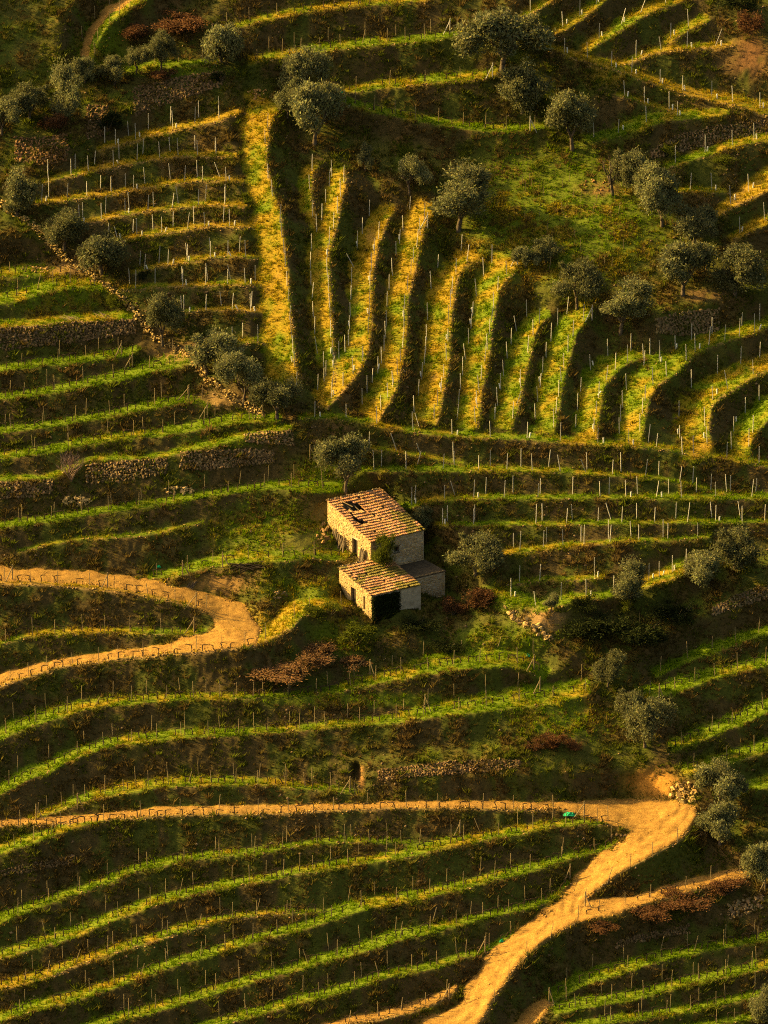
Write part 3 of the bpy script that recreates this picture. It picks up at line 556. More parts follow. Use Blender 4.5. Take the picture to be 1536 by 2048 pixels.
def stone_face(mb, along, p0, p1, zb, zt0, zt1, at, sgn, holes=(), tint=(1, 1, 1), lo=.22, hi=.5, ch=.19):
    """irregular coursed stones proud of a wall face"""
    z = zb
    while z < max(zt0, zt1) - .08:
        h = ch * random.uniform(.75, 1.3); q = p0 + random.uniform(0, .15)
        while q < p1 - .1:
            w = random.uniform(lo, hi); w = min(w, p1 - q); qm = q + w / 2; zt = zt0 + (zt1 - zt0) * (qm - p0) / (p1 - p0)
            ok = z + h < zt + .03 and not any(h_[0] - .02 < qm + w * .45 and qm - w * .45 < h_[1] + .02 and h_[2] - .02 < z + h and z < h_[3] + .02 for h_ in holes)
            if ok and random.random() < .94:
                pr = random.uniform(.02, .07); g = random.uniform(.012, .03); k = random.uniform(.6, 1.3); col = (tint[0] * k, tint[1] * k * random.uniform(.94, 1.04), tint[2] * k * random.uniform(.85, 1.1))
                x0, x1, z0, z1 = q + g, q + w - g, z + g, z + h - g; j = lambda: random.uniform(-.025, .025); i_ = .035
                back = [(x0 + j(), z0 + j()), (x1 + j(), z0 + j()), (x1 + j(), z1 + j()), (x0 + j(), z1 + j())]
                front = [(x0 + i_ + j(), z0 + i_ + j()), (x1 - i_ + j(), z0 + i_ + j()), (x1 - i_ + j(), z1 - i_ + j()), (x0 + i_ + j(), z1 - i_ + j())]
                P = (lambda q_, d, z_: (q_, d, z_)) if along == 'a' else (lambda q_, d, z_: (d, q_, z_))
                vs = [P(x, at - sgn * .02, zz) for x, zz in back] + [P(x, at + sgn * (pr + j() * .5), zz) for x, zz in front]
                mb.add(vs, [(4, 5, 6, 7), (0, 1, 5, 4), (1, 2, 6, 5), (2, 3, 7, 6), (3, 0, 4, 7)], col)
            q += w
        z += h
def tile_roof(root, a0, a1, b0, b1, z0, z1, rows, holes_px=(), sag=.06, ov=.18, moss=lambda a, b: 0, seed=3):
    """mono-pitch roof: eave at b0 (z0), top at b1 (z1); one object for each row of clay tiles"""
    rd = random.Random(seed); L = math.hypot(b1 - b0, z1 - z0); sb = (b1 - b0) / L; sz = (z1 - z0) / L
    def pt(a, s, h):
        s_ = s; dip = -sag * math.sin(math.pi * min(max(s / L, 0), 1)) * math.sin(math.pi * min(max((a - a0) / (a1 - a0), 0), 1)) + .05 * (vnoise(np.float64(a * .9), np.float64(s * .8), seed) - .5)
        return Vector((a, b0 + s_ * sb - h * sz, z0 + s_ * sz + h * sb + dip))
    def in_hole(a, s):
        w = HM @ pt(a, s, .05); x, y, _ = to_px(np.array(w)); return any(bool(in_poly(h, np.float64(x), np.float64(y))) for h in holes_px)
    tw = .235; n = int((a1 - a0 + 2 * ov) / tw); rl = (L + ov) / rows
    deck = MB()
    for r in range(rows * 2):
        for i in range(n):
            s0 = -ov + .06 + r * rl / 2; aa = a0 + .05 + (a1 - a0 - .1) * i / n; a2 = a0 + .05 + (a1 - a0 - .1) * (i + 1) / n
            if in_hole((aa + a2) / 2, s0 + rl / 4): continue
            deck.add([pt(aa, s0, -.02), pt(a2, s0, -.02), pt(a2, s0 + rl / 2, -.02), pt(aa, s0 + rl / 2, -.02)], [(0, 1, 2, 3)])
    roof = deck.obj('roof', M_darkwood, root)
    for r in range(rows):
        mb = MB(); s0 = -ov + r * rl; skew = rd.uniform(-.05, .05)
        for i in range(n):
            am = a0 - ov + (i + .5) * tw + skew; s_j = s0 + rd.uniform(-.05, .05); ln = rl * 1.28
            if in_hole(am, s0 + rl * .5) or rd.random() < .015: continue
            mo = moss(am, s0); k = rd.uniform(.72, 1.25); pal = rd.random()
            col = Vector((k, k * rd.uniform(.92, 1.12), k * rd.uniform(.85, 1.2)))
            if pal < .12: col = Vector((.55, .55, .6))
            if mo + rd.uniform(-.14, .14) > .36: col = Vector((.40 * k, .62 * k, .30 * k))
            ang = rd.uniform(-.06, .06); vs = []; ns = 5
            for e, (sp, rr, hh) in enumerate(((s_j, .122, .125), (s_j + ln, .112, .01))):
                for q in range(ns + 1):
                    t = math.pi * q / ns; vs.append(pt(am + math.cos(t) * rr + ang * (sp - s0), sp, hh + math.sin(t) * .055))
            fs = [(q, q + 1, ns + 2 + q, ns + 1 + q) for q in range(ns)]
            nb_ = len(vs); vs += [pt(am - .12, s_j, 0), pt(am + .12, s_j, 0)]; fs += [tuple(range(ns + 1)) + (nb_, nb_ + 1)]
            mb.add(vs, fs, tuple(col))
        if mb.v: tag(mb.obj('tile_row', M_tile, roof), kind='stuff')
    return roof
HOLES = [[(684,1003),(702,1006),(718,1008),(728,1019),(714,1023),(696,1021),(684,1015)], [(706,1031),(718,1039),(733,1043),(730,1050),(716,1047),(708,1041)], [(745,1059),(758,1066),(747,1065)]]
hs = local_empty('stone_house', 'ruined stone house with holes in its clay tile roof', 'house')
mb = MB(); DOOR = [(2.45, 3.45, -.15, 1.75)]
wall_run(mb, 'b', 0, 8, -1.5, 2.3, 4.15, 0, .5, DOOR); W_ = mb.obj('wall', M_mortar, hs); W_['label'] = 'sunlit side wall with the doorway'
mb = MB(); stone_face(mb, 'b', 0, 8, -.6, 2.3, 4.15, 0, -1, DOOR, (1.65, 1.6, 1.4)); tag(mb.obj('wall_stones', M_stone, W_), kind='stuff')
WIN = [(2.75, 3.35, .62, 1.22)]
mb = MB(); wall_run(mb, 'a', .5, 6.26, -1.6, 2.3, 2.3, 0, .5, WIN); W_ = mb.obj('wall', M_plaster, hs); W_['label'] = 'shaded grey front wall with one small window'
mb = MB(); stone_face(mb, 'a', .02, 6.24, -1.4, 2.28, 2.28, 0, -1, WIN, (1.8, 1.75, 1.65), .2, .42, .17); tag(mb.obj('wall_stones', M_stone, W_), kind='stuff')
mb = MB(); wall_run(mb, 'b', .5, 8, -1.5, 2.42, 4.15, 6.26, -.5); mb.obj('wall', M_mortar, hs)
mb = MB(); wall_run(mb, 'a', .5, 5.76, -1.5, 4.1, 4.1, 8, -.5); mb.obj('wall', M_mortar, hs)
dr = MB()
for i in range(5): dr.box(Matrix.Translation((.28 + random.uniform(-.01, .01), 2.55 + i * .2, .78)), .05, .19, 1.86)
dr.obj('door', M_darkwood, hs)
mb = MB(); mb.box(Matrix.Translation((.19, 2.95, 1.86)), .44, 1.36, .2, None, .02); mb.obj('lintel', M_plaster, hs)
mb = MB(); mb.box(Matrix.Translation((3.05, .35, .92)), .66, .04, .66); wn_ = mb.obj('window', M_darkwood, hs)
mb = MB(); mb.box(Matrix.Translation((3.05, .16, 1.30)), .8, .4, .12, None, .015); mb.obj('lintel', M_conc, wn_); mb = MB(); mb.box(Matrix.Translation((3.05, .12, .58)), .78, .36, .08, None, .012); mb.obj('sill', M_conc, wn_)
RF_ = tile_roof(hs, 0, 6.26, 0, 8, 2.36, 4.22, 18, HOLES, .10, .16, lambda a, b: .75 * float(np.clip((a - 2.6) / 2.5, 0, 1)) * float(np.clip((5.2 - b) / 2.5, 0, 1)) * float(vnoise(np.float64(a * 1.3), np.float64(b * 1.1), 4) * 1.3), 3)
for i in range(8):
    mb = MB(); a = .8 + i * .72; mb.bar((a, .2, 2.22), (a + random.uniform(-.05, .05), 7.8, 4.0), .06, .05, 5); mb.obj('rafter', M_wood, RF_)
mb = MB(); mb.bar((1.75, 6.1, 3.85), (1.1, 7.3, 4.25), .05, .05, 5); mb.obj('rafter', M_mortar, RF_)['label'] = 'pale broken rafter in the roof hole'
mb = MB()
for i in range(34):     # ridge stones that weigh the top edge down
    a = -.1 + i * .19; v_, f_ = ROCKS[i % 8]; s_ = random.uniform(.22, .34); k = random.uniform(.7, 1.1); mb.add([(a + x * s_, 8.0 + y * s_, 4.36 + z * s_) for x, y, z in v_], f_, (k, k, k))
tag(mb.obj('ridge_stones', M_stone, hs), kind='stuff')
lt = local_empty('lean_to', 'lower stone lean-to with mossy tile roof and ivy on its front', 'shed')
DO2 = [(-3.05, -2.1, -2.6, -.95), (-4.75, -4.4, -2.6, -1.2)]
mb = MB(); wall_run(mb, 'b', -5.9, 0, -4.3, -.78, .28, -3.75, .45, DO2); W_ = mb.obj('wall', M_mortar, lt); W_['label'] = 'sunlit side wall with door and slit window'
mb = MB(); stone_face(mb, 'b', -5.9, 0, -3.9, -.78, .28, -3.75, -1, DO2, (1.55, 1.5, 1.3), .18, .4, .16); tag(mb.obj('wall_stones', M_stone, W_), kind='stuff')
mb = MB(); wall_run(mb, 'a', -3.3, 2.05, -4.3, -.78, -.78, -5.9, .45); mb.obj('wall', M_plaster, lt)['label'] = 'pale plastered front wall under the eave'
mb = MB(); wall_run(mb, 'b', -5.45, 0, -4.3, -.70, .28, 2.05, -.45); mb.obj('wall', M_plaster, lt)
mb = MB(); wall_run(mb, 'a', -3.3, 1.6, -4.3, .2, .2, 0, -.4); mb.obj('wall', M_mortar, lt)
mb = MB(); mb.box(Matrix.Translation((-3.5, -2.57, -1.78)), .05, .93, 1.63); mb.obj('door', M_darkwood, lt)
mb = MB(); mb.box(Matrix.Translation((-3.5, -4.57, -1.9)), .05, .33, 1.38); mb.obj('window', M_darkwood, lt)
tile_roof(lt, -3.75, 2.05, -5.9, -.05, -.72, .36, 13, (), .06, .14, lambda a, b: .8 * float(np.clip(vnoise(np.float64(a * .9 + 5), np.float64(b * 1.2), 6) * 2 - .55, 0, 1)), 8)
mb = MB()
for i in range(30):
    a = -3.9 + i * .2; v_, f_ = ROCKS[(i * 3) % 8]; s_ = random.uniform(.22, .36); k = random.uniform(.7, 1.2); mb.add([(a + x * s_, .02 + y * s_, .46 + z * s_) for x, y, z in v_], f_, (k, k, k))
for i in range(16):
    t_ = i / 15; v_, f_ = ROCKS[(i * 5) % 8]; s_ = random.uniform(.25, .38); mb.add([(-3.78 + x * s_, -5.9 + 5.9 * t_ + y * s_, -.62 + 1.07 * t_ + z * s_) for x, y, z in v_], f_, (1.2, 1.1, .9))
tag(mb.obj('coping_stones', M_stone, lt), kind='stuff')
an = local_empty('annex', 'flat topped stone tank against the house, right of the lean-to', 'shed')
mb = MB(); wall_run(mb, 'a', 2.1, 6.3, -4.6, -.9, -.9, -3.8, .45); W_ = mb.obj('wall', M_plaster, an)
mb = MB(); stone_face(mb, 'a', 2.1, 6.28, -4.3, -.95, -.95, -3.8, -1, (), (1.4, 1.32, 1.25), .2, .45, .18); tag(mb.obj('wall_stones', M_stone, W_), kind='stuff')
mb = MB(); wall_run(mb, 'b', -3.35, -.02, -4.6, -.9, -.9, 6.3, -.45); mb.obj('wall', M_plaster, an)
mb = MB(); mb.box(Matrix.Translation((4.2, -1.95, -.86)), 4.34, 3.86, .12, None, .02); mb.obj('roof', M_conc, an)
mb = MB()
for i in range(20): v_, f_ = ROCKS[i % 8]; s_ = random.uniform(.22, .34); mb.add([(2.3 + i * .2 + x * s_, -3.72 + y * s_, -.78 + z * s_ * .7) for x, y, z in v_], f_, (1, .95, .85))
tag(mb.obj('coping_stones', M_stone, an), kind='stuff')
#@@SPLIT
# ------------------------------------------------------------------ trees and bushes
def crown_mesh(name, mat, seed, n_cl=34, n_lf=85, leaf=(.13, .06), squash=(1, 1, .85), core=.25, cl_r=.36):
    """unit crown of radius 1 built from clumps of single leaves, open between the clumps"""
    r = np.random.default_rng(seed); cen = []
    nl_ = 9; lobes = r.normal(size=(nl_, 3)); lobes /= np.linalg.norm(lobes, axis=1, keepdims=True); lobes[:, 2] = lobes[:, 2] * .75 + .05; lobes *= r.uniform(.35, .78, nl_)[:, None]; lsz = r.uniform(.16, .44, nl_)
    while len(cen) < n_cl:
        k_ = r.choice(nl_, p=lsz ** 2 / (lsz ** 2).sum()); p = r.normal(size=3); p /= np.linalg.norm(p); q = lobes[k_] + p * lsz[k_] * (core + (1 - core) * r.random() ** .5)
        if q[2] < -.8: continue
        cen.append(q * np.array(squash))
    cen = np.array(cen); V_ = []; F_ = []; C_ = []
    rad = cl_r * r.uniform(.4, 1.4, n_cl); k = np.repeat(np.arange(n_cl), n_lf); m = len(k)
    o = r.normal(size=(m, 3)); o /= np.linalg.norm(o, axis=1, keepdims=True); o *= (r.random(m) ** .6 * (1 + .35 * (r.random(m) < .12)))[:, None]
    pos = cen[k] + o * rad[k][:, None] * np.array([1, 1, .8])
    ax = r.normal(size=(m, 3)) * .8 + o + np.array([0, 0, .3]); ax /= np.linalg.norm(ax, axis=1, keepdims=True)
    sd = np.cross(ax, r.normal(size=(m, 3))); sd /= np.linalg.norm(sd, axis=1, keepdims=True)
    L_ = leaf[0] * r.uniform(.6, 1.3, m)[:, None]; W_ = leaf[1] * r.uniform(.7, 1.3, m)[:, None]
    co = np.stack([pos - ax * L_ * .5, pos + sd * W_ * .5, pos + ax * L_ * .5, pos - sd * W_ * .5], 1).reshape(-1, 3)
    me = np_mesh(name, co, np.arange(m * 4).reshape(-1, 4), 4, False, mat)
    tint = (r.uniform(.78, 1.2, n_cl)[k] * r.uniform(.85, 1.15, m)); tt = np.stack([tint * r.uniform(.9, 1.15, m), tint, tint * r.uniform(.8, 1.3, m), np.ones(m)], 1)
    add_attr(me, 'tint', np.repeat(tt, 4, 0)); return me
def trunk_mesh(name, seed, h=.75):
    """unit tree: trunk from 0 to h, limbs reaching into a crown centred at z=1.25"""
    r = random.Random(seed); mb = MB(); p = Vector((0, 0, -.35)); pts = [p]; rad = .13
    lean = Vector((r.uniform(-.15, .15), r.uniform(-.15, .15), 0)); fork = Vector((0, 0, h * .55)) + lean
    mb.bar(p, fork * .5, .15, .11, 7); mb.bar(fork * .5, fork, .11, .095, 7)
    for i in range(4):
        a = 6.283 * i / 4 + r.uniform(-.4, .4); m1 = fork + Vector((math.cos(a) * .28, math.sin(a) * .28, .30 + r.uniform(-.08, .12))); mb.bar(fork, m1, .075, .05, 6)
        for j in range(3):
            a2 = a + r.uniform(-.9, .9); m2 = m1 + Vector((math.cos(a2) * .32, math.sin(a2) * .32, .32 + r.uniform(-.15, .2))); mb.bar(m1, m2, .04, .02, 5)
            for q in range(2): mb.bar(m2, m2 + Vector((r.uniform(-.25, .25), r.uniform(-.25, .25), r.uniform(.05, .3))), .018, .006, 4)
    return mb.mesh(name, M_bark, True)
CROWNS = [crown_mesh('olive_crown', M_olive, 100 + i, 58 + 5 * (i % 3), 210, (.10, .038), (1.1 - .2 * (i % 2), .9 + .2 * (i % 2), .95), .2, .29) for i in range(10)]
TRUNKS = [trunk_mesh('olive_trunk', 200 + i) for i in range(4)]
def tree(name, x, yb, cx_, cy_, rx, ry, label, cat='tree', group=None, crown=None, k=[0], parts=('trunk', 'crown')):
    """base at photo pixel (x, yb); crown centred at (cx_, cy_) with half sizes rx, ry in pixels"""
    k[0] += 1; b = g1(x, yb); o = empty(name, b, label, cat, group); sc_ = (D + (Vector(b) - Vector(CAM)).dot(Vector(AX_F)) - D) / D / PXM
    R = rx * sc_; RZ = ry * sc_ / math.cos(TH) * 1.0
    cz = (yb - cy_) * sc_ / math.cos(TH); dx = (cx_ - x) * sc_
    t = bpy.data.objects.new('trunk', TRUNKS[k[0] % 4]); link(t, o); hs_ = max(cz, .6 * RZ) / 1.15; t.scale = (R * .7, R * .7, hs_ * .9); t.rotation_euler.z = random.uniform(0, 6.28)
    c = bpy.data.objects.new('crown', crown or CROWNS[(k[0] * 7) % 10]); link(c, o); c.location = (dx, 0, cz * .96); c.scale = (R * 1.27, R * 1.22, RZ * 1.25); c.rotation_euler.z = random.uniform(0, 6.28)
    return o
OL = [ # base x, base y, crown cx, cy, rx, ry, label
 (443,124,450,75,44,54,'tall olive on the ridge above the upper left stone wall'),
 (322,140,325,98,28,30,'round pale olive on the ridge near the top left track'),
 (272,148,275,116,21,27,'small olive just left of the round ridge olive'),
 (228,170,228,142,30,30,'dark olive below the little top left track'),
 (170,165,172,140,26,28,'small bushy olive at the foot of the top left track'),
 (58,240,60,192,38,36,'grey olive above the broken wall at the far left'),
 (132,245,130,190,36,52,'tall dark olive beside the rust coloured bush at left'),
 (2,270,4,222,32,34,'olive cut off by the left edge, upper one'),
 (35,432,40,372,42,50,'round olive at the left edge where the diagonal wall starts'),
 (128,500,130,450,42,40,'olive on the diagonal wall, second from the left edge'),
 (205,545,205,490,54,48,'broad olive on the diagonal wall, third from the left edge'),
 (600,215,604,150,42,48,'tall dark olive above the head of the yellow path'),
 (575,238,577,200,28,28,'small olive beside the head of the yellow path'),
 (628,290,630,222,54,58,'large dark olive right of the yellow path head'),
 (730,342,731,312,18,26,'little slender olive above the fan'),
 (820,388,826,336,33,32,'olive half in shade above the third fan strip'),
 (915,462,920,390,66,48,'wide pale olive at the top of the fan'),
 (1003,140,1005,66,74,62,'biggest olive, near the top middle'),
 (1045,225,1045,165,50,58,'dense olive just below the biggest olive'),
 (1145,300,1145,220,50,46,'olive with a bare trunk below the top right path'),
 (1226,390,1246,325,42,48,'leaning olive above the meadow edge'),
 (1325,452,1312,388,46,50,'olive in the right hollow above the meadow'),
 (1385,490,1385,452,42,38,'olive at the right end of the meadow'),
 (1365,592,1368,530,55,46,'left one of the two olives above the right rubble wall'),
 (1472,592,1476,535,54,50,'right one of the two olives above the right rubble wall'),
 (1155,618,1156,552,41,46,'olive with a slim trunk at the top of the seventh fan strip'),
 (1240,665,1255,602,50,36,'spreading dark olive left of the right rubble wall'),
 (1052,535,1054,512,22,24,'small olive at the top of the fifth fan strip'),
 (1092,525,1092,492,30,26,'small olive at the lower edge of the meadow'),
 (325,690,335,622,38,42,'olive on the diagonal wall level with the bright strips'),
 (415,748,415,690,52,46,'broad olive on the diagonal wall left of the yellow path foot'),
 (486,808,478,746,40,38,'olive near the lower end of the diagonal wall'),
 (555,838,560,792,46,40,'olive at the foot of the yellow path'),
 (690,985,690,912,46,50,'lone olive standing just above the stone house'),
 (850,1064,850,1034,22,24,'small grey olive behind the house roof'),
 (953,1148,956,1095,45,42,'round olive right of the stone house'),
 (1260,1215,1256,1165,38,38,'round olive above the dark gully'),
 (1400,1168,1402,1132,46,40,'front one of the double olive at the right'),
 (1468,1140,1472,1085,50,48,'back one of the double olive at the right'),
 (1215,1374,1219,1330,28,36,'topmost of the three gully olives'),
 (1248,1432,1250,1398,34,36,'middle one of the three gully olives'),
 (1290,1494,1296,1446,42,44,'lowest of the three gully olives'),
 (1444,1622,1440,1570,43,46,'olive standing over the rock pile at the junction'),
 (1440,1690,1442,1648,43,42,'olive just below the one over the rock pile'),
 (1528,1775,1528,1722,36,42,'olive at the right edge near the dirt spur'),
 (1528,2046,1528,2000,28,44,'olive at the right edge near the bottom corner'),
 (1103,1222,1103,1203,15,14,'tiny olive sapling on the knoll right of the house')]
for (x, yb, cx_, cy_, rx, ry, lb) in OL:
    tree('olive_tree', x, yb, cx_, cy_, rx, ry, lb, 'olive tree', 'olive trees scattered over the terraces')
# bushes: leafy mounds on short stems
def bush(name, x, yb, rx, ry, mat, label, cat='bush', group=None, seed=1, n_cl=26, n_lf=110, leaf=(.12, .04)):
    b = g1(x, yb); sc_ = ((b - Vector(CAM)).dot(Vector(AX_F))) / D / PXM; o = empty(name, b, label, cat, group)
    me = crown_mesh('foliage', mat, seed, n_cl, n_lf, leaf, (1, 1, .75), .1, .34); c = link(bpy.data.objects.new('foliage', me), o)
    c.location = (0, 0, ry * sc_ * .75); c.scale = (rx * sc_ * 1.1, rx * sc_, ry * sc_ * 1.15); c.rotation_euler.z = seed
    mb = MB(); r = random.Random(seed)
    for i in range(9): a = r.uniform(0, 6.28); mb.bar((0, 0, -.1), (math.cos(a) * rx * sc_ * .7, math.sin(a) * rx * sc_ * .7, ry * sc_ * r.uniform(.8, 1.5)), .03, .01, 4)
    mb.obj('stem', M_bark, o); return o
BU = [(1112,1495,34,26,M_rust,'russet bush on the bank left of the gully olives'), (1152,1500,22,18,M_rust,'smaller russet bush beside the lowest gully olive'), (1070,1500,26,14,M_rust,'low russet bush under the green bank'),
 (950,1216,46,26,M_rust,'rust brown bramble right of the annex'), (905,1230,30,24,M_rust,'dark bramble against the annex wall'), (330,158,30,14,M_rust,'rust red scrub under the round ridge olive'), (105,262,34,28,M_rust,'rust orange bush above the broken wall at left'),
 (352,62,62,22,M_rust,'brown scrub above the ridge at the top left'), (268,74,42,16,M_rust,'brown bush beside the top left track'), (1500,70,36,34,M_rust,'brown scrub in the top right corner'), 
 (1300,1832,52,15,M_rust,'rust fern clump under the dirt spur, left'), (1380,1808,56,17,M_rust,'rust fern clump under the dirt spur, middle'), (1450,1790,44,20,M_rust,'rust fern clump under the dirt spur, right'), (1215,1858,34,12,M_rust,'low rust fern where the spur leaves the track'),
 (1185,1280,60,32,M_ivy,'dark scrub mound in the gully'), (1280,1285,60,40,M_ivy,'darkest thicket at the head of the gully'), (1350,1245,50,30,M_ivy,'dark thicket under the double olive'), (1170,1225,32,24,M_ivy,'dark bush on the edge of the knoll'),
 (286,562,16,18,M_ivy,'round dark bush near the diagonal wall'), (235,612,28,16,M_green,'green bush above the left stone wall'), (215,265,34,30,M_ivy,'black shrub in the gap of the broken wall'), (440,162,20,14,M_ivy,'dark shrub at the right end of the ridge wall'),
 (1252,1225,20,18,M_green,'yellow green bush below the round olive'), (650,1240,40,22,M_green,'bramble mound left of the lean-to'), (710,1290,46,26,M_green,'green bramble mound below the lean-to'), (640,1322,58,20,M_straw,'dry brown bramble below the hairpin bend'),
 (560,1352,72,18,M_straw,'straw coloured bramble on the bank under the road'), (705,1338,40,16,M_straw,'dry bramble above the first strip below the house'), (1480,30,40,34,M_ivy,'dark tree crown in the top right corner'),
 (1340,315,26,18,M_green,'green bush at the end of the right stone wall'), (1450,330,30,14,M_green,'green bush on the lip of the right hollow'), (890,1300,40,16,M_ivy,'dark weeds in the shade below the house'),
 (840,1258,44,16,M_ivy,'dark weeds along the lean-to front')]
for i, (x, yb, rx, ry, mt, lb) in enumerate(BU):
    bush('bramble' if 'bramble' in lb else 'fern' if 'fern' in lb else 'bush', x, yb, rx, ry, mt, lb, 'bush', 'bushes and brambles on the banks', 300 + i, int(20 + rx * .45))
# bush rooted on the lean-to roof, ivy on its front wall
o = bush('bush', 760, 1128, 40, 48, M_green, 'yellow green broom growing from the corner between house and lean-to', 'bush', 'bushes and brambles on the banks', 77, 34, 130, (.16, .022))
o.location = HM @ Vector((1.0, -.85, .0))
iv = local_empty('ivy', 'dark ivy sheet covering the left part of the lean-to front', 'ivy')
r = np.random.default_rng(5); m = 5200; a_ = -3.85 + r.random(m) * (3.0 + .5 * r.random(m)); z_ = -4.2 + r.random(m) * 3.35; b_ = -5.95 - r.random(m) * .3 * (1 + .4 * np.sin(a_ * 3))
pos = np.stack([a_, b_, z_], 1); ax = r.normal(size=(m, 3)); ax /= np.linalg.norm(ax, axis=1, keepdims=True); sd_ = np.cross(ax, r.normal(size=(m, 3))); sd_ /= np.linalg.norm(sd_, axis=1, keepdims=True)
co = np.stack([pos - ax * .09, pos + sd_ * .07, pos + ax * .09, pos - sd_ * .07], 1).reshape(-1, 3); me = np_mesh('leaves', co, np.arange(m * 4).reshape(-1, 4), 4, False, M_ivy)
add_attr(me, 'tint', np.repeat(np.concatenate([r.uniform(.6, 1.3, (m, 1)) * np.ones((m, 3)), np.ones((m, 1))], 1), 4, 0)); link(bpy.data.objects.new('leaves', me), iv)
# bare bush of pale twigs
b = g1(143, 962); o = empty('bare_bush', b, 'leafless pale bush of fine twigs on the tumbled wall', 'bush'); mb = MB(); r = random.Random(4)
def twig(p, d, L, R_, n):
    q = p + d * L; mb.bar(p, q, R_, R_ * .7, 4)
    if n:
        for i in range(3 if n > 1 else 2): twig(p + d * L * r.uniform(.55, 1), (d + Vector((r.uniform(-.6, .6), r.uniform(-.6, .6), r.uniform(-.1, .5)))).normalized(), L * r.uniform(.55, .85), R_ * .65, n - 1)
for i in range(11): a = r.uniform(0, 6.28); s_ = r.uniform(.1, .9); twig(Vector((0, 0, -.1)), Vector((math.cos(a) * s_, math.sin(a) * s_, 1)).normalized(), 1.35, .05, 3)
mb.obj('twigs', simple_mat('pale_twigs', [(.3, (.20, .14, .11)), (.7, (.34, .25, .2))], 6), o)
#@@SPLIT
# ------------------------------------------------------------------ dry stone walls and stone heaps
def nrm_at(x, y): return Vector(NRM[int(np.clip(round((y - Y0) / STEP), 0, NY - 1)), int(np.clip(round((x - X0) / STEP), 0, NX - 1))])
def stone_wall(top, bot, label, size=.34, tint=(1, 1, 1), seed=1, dens=1.0, proud=.06):
    """stones set in the bank between two traced lines, biggest below"""
    r = random.Random(seed); top = np.array(top, float); bot = np.array(bot, float)
    xs0 = max(top[0, 0], bot[0, 0]); xs1 = min(top[-1, 0], bot[-1, 0]); mid = (xs0 + xs1) / 2; o = empty('stone_wall', g1(mid, np.interp(mid, bot[:, 0], bot[:, 1])), label, 'stone wall', 'dry stone walls of the hillside')
    base = o.location.copy(); mb = MB(); y_step = size * .62 * PXM
    nrow = int(max(2, np.max(np.interp(np.linspace(xs0, xs1, 9), bot[:, 0], bot[:, 1]) - np.interp(np.linspace(xs0, xs1, 9), top[:, 0], top[:, 1])) / y_step))
    for k in range(nrow + 1):
        x = xs0 + r.uniform(0, 6)
        while x < xs1:
            w = size * r.uniform(.6, 1.35); yt = np.interp(x, top[:, 0], top[:, 1]); yb = np.interp(x, bot[:, 0], bot[:, 1]); y = yt + (yb - yt) * k / nrow + r.uniform(-1.5, 1.5)
            if r.random() < dens:
                n = nrm_at(x, y); p = g1(x, y) + n * proud - base; v_, f_ = r.choice(ROCKS); R3 = n.to_track_quat('Z', 'X').to_matrix() @ Matrix.Rotation(r.uniform(0, 6.28), 3, 'Z')
                kk = r.uniform(.6, 1.3); col = (tint[0] * kk, tint[1] * kk * r.uniform(.93, 1.05), tint[2] * kk * r.uniform(.85, 1.1))
                mb.add([p + R3 @ Vector((a * w * 1.25, b_ * w * 1.1, c_ * w * 1.1)) for a, b_, c_ in v_], f_, col)
            x += w * PXM * .85
    tag(mb.obj('stones', M_stone, o), kind='stuff'); return o
stone_wall([(0,658),(70,654),(141,648),(229,643),(272,640)], [(0,700),(70,692),(141,684),(229,672),(275,664)], 'long dark retaining wall above the bright strips at the left', .36, (.62, .58, .55), 1)
stone_wall([(0,966),(50,966),(105,962)], [(0,998),(50,994),(108,985)], 'tumbled wall stretch at the left edge behind the bare bush', .34, (.75, .7, .65), 2)
stone_wall([(170,932),(230,926),(320,919),(335,918)], [(172,966),(230,963),(300,952),(338,944)], 'tumbled wall stretch right of the bare bush', .34, (.72, .68, .62), 3)
stone_wall([(358,908),(420,902),(480,900),(548,902)], [(360,938),(420,938),(480,932),(550,924)], 'tumbled wall stretch under the russet bank', .34, (.72, .68, .62), 4)
stone_wall([(484,868),(530,864),(588,862)], [(488,884),(530,886),(588,890)], 'short wall end below the olive at the path foot', .34, (.85, .8, .72), 5)
stone_wall([(262,178),(330,162),(400,148),(445,146)], [(266,232),(330,208),(400,186),(448,168)], 'retaining wall under the ridge at the upper left', .34, (.55, .5, .46), 6)
stone_wall([(172,214),(200,212),(218,216)], [(172,275),(200,272),(220,262)], 'broken wall block at the upper left', .36, (.62, .52, .46), 7)
stone_wall([(20,276),(80,278),(136,268)], [(30,322),(80,330),(138,318)], 'broken wall with fallen red brown stones at the left', .36, (.75, .58, .5), 8)
stone_wall([(1300,302),(1360,270),(1440,252),(1536,240),(1600,232)], [(1300,318),(1360,302),(1440,284),(1536,262),(1600,254)], 'grey retaining wall below the green strip at the right', .34, (.6, .58, .55), 9)
stone_wall([(1310,640),(1370,625),(1440,618)], [(1312,664),(1370,670),(1442,662)], 'rubble wall below the two right olives', .36, (.75, .72, .66), 10)
stone_wall([(1425,1215),(1480,1190),(1536,1168),(1590,1150)], [(1425,1232),(1480,1212),(1536,1196),(1590,1180)], 'pale grey wall at the right edge above the gully', .32, (.62, .62, .62), 11)
stone_wall([(752,1542),(820,1534),(900,1524),(1000,1520),(1040,1522)], [(755,1562),(820,1554),(900,1547),(1000,1540),(1042,1536)], 'long low wall above the lower dirt road', .3, (.7, .62, .55), 12)
stone_wall([(1455,1812),(1490,1800),(1528,1790)], [(1458,1838),(1490,1826),(1530,1814)], 'wall of large pale blocks under the dirt spur', .5, (.8, .78, .74), 13)
stone_wall([(0,1742),(60,1730),(150,1712)], [(0,1752),(60,1742),(152,1724)], 'thin old wall in the bank at the lower left', .28, (.6, .55, .5), 14)
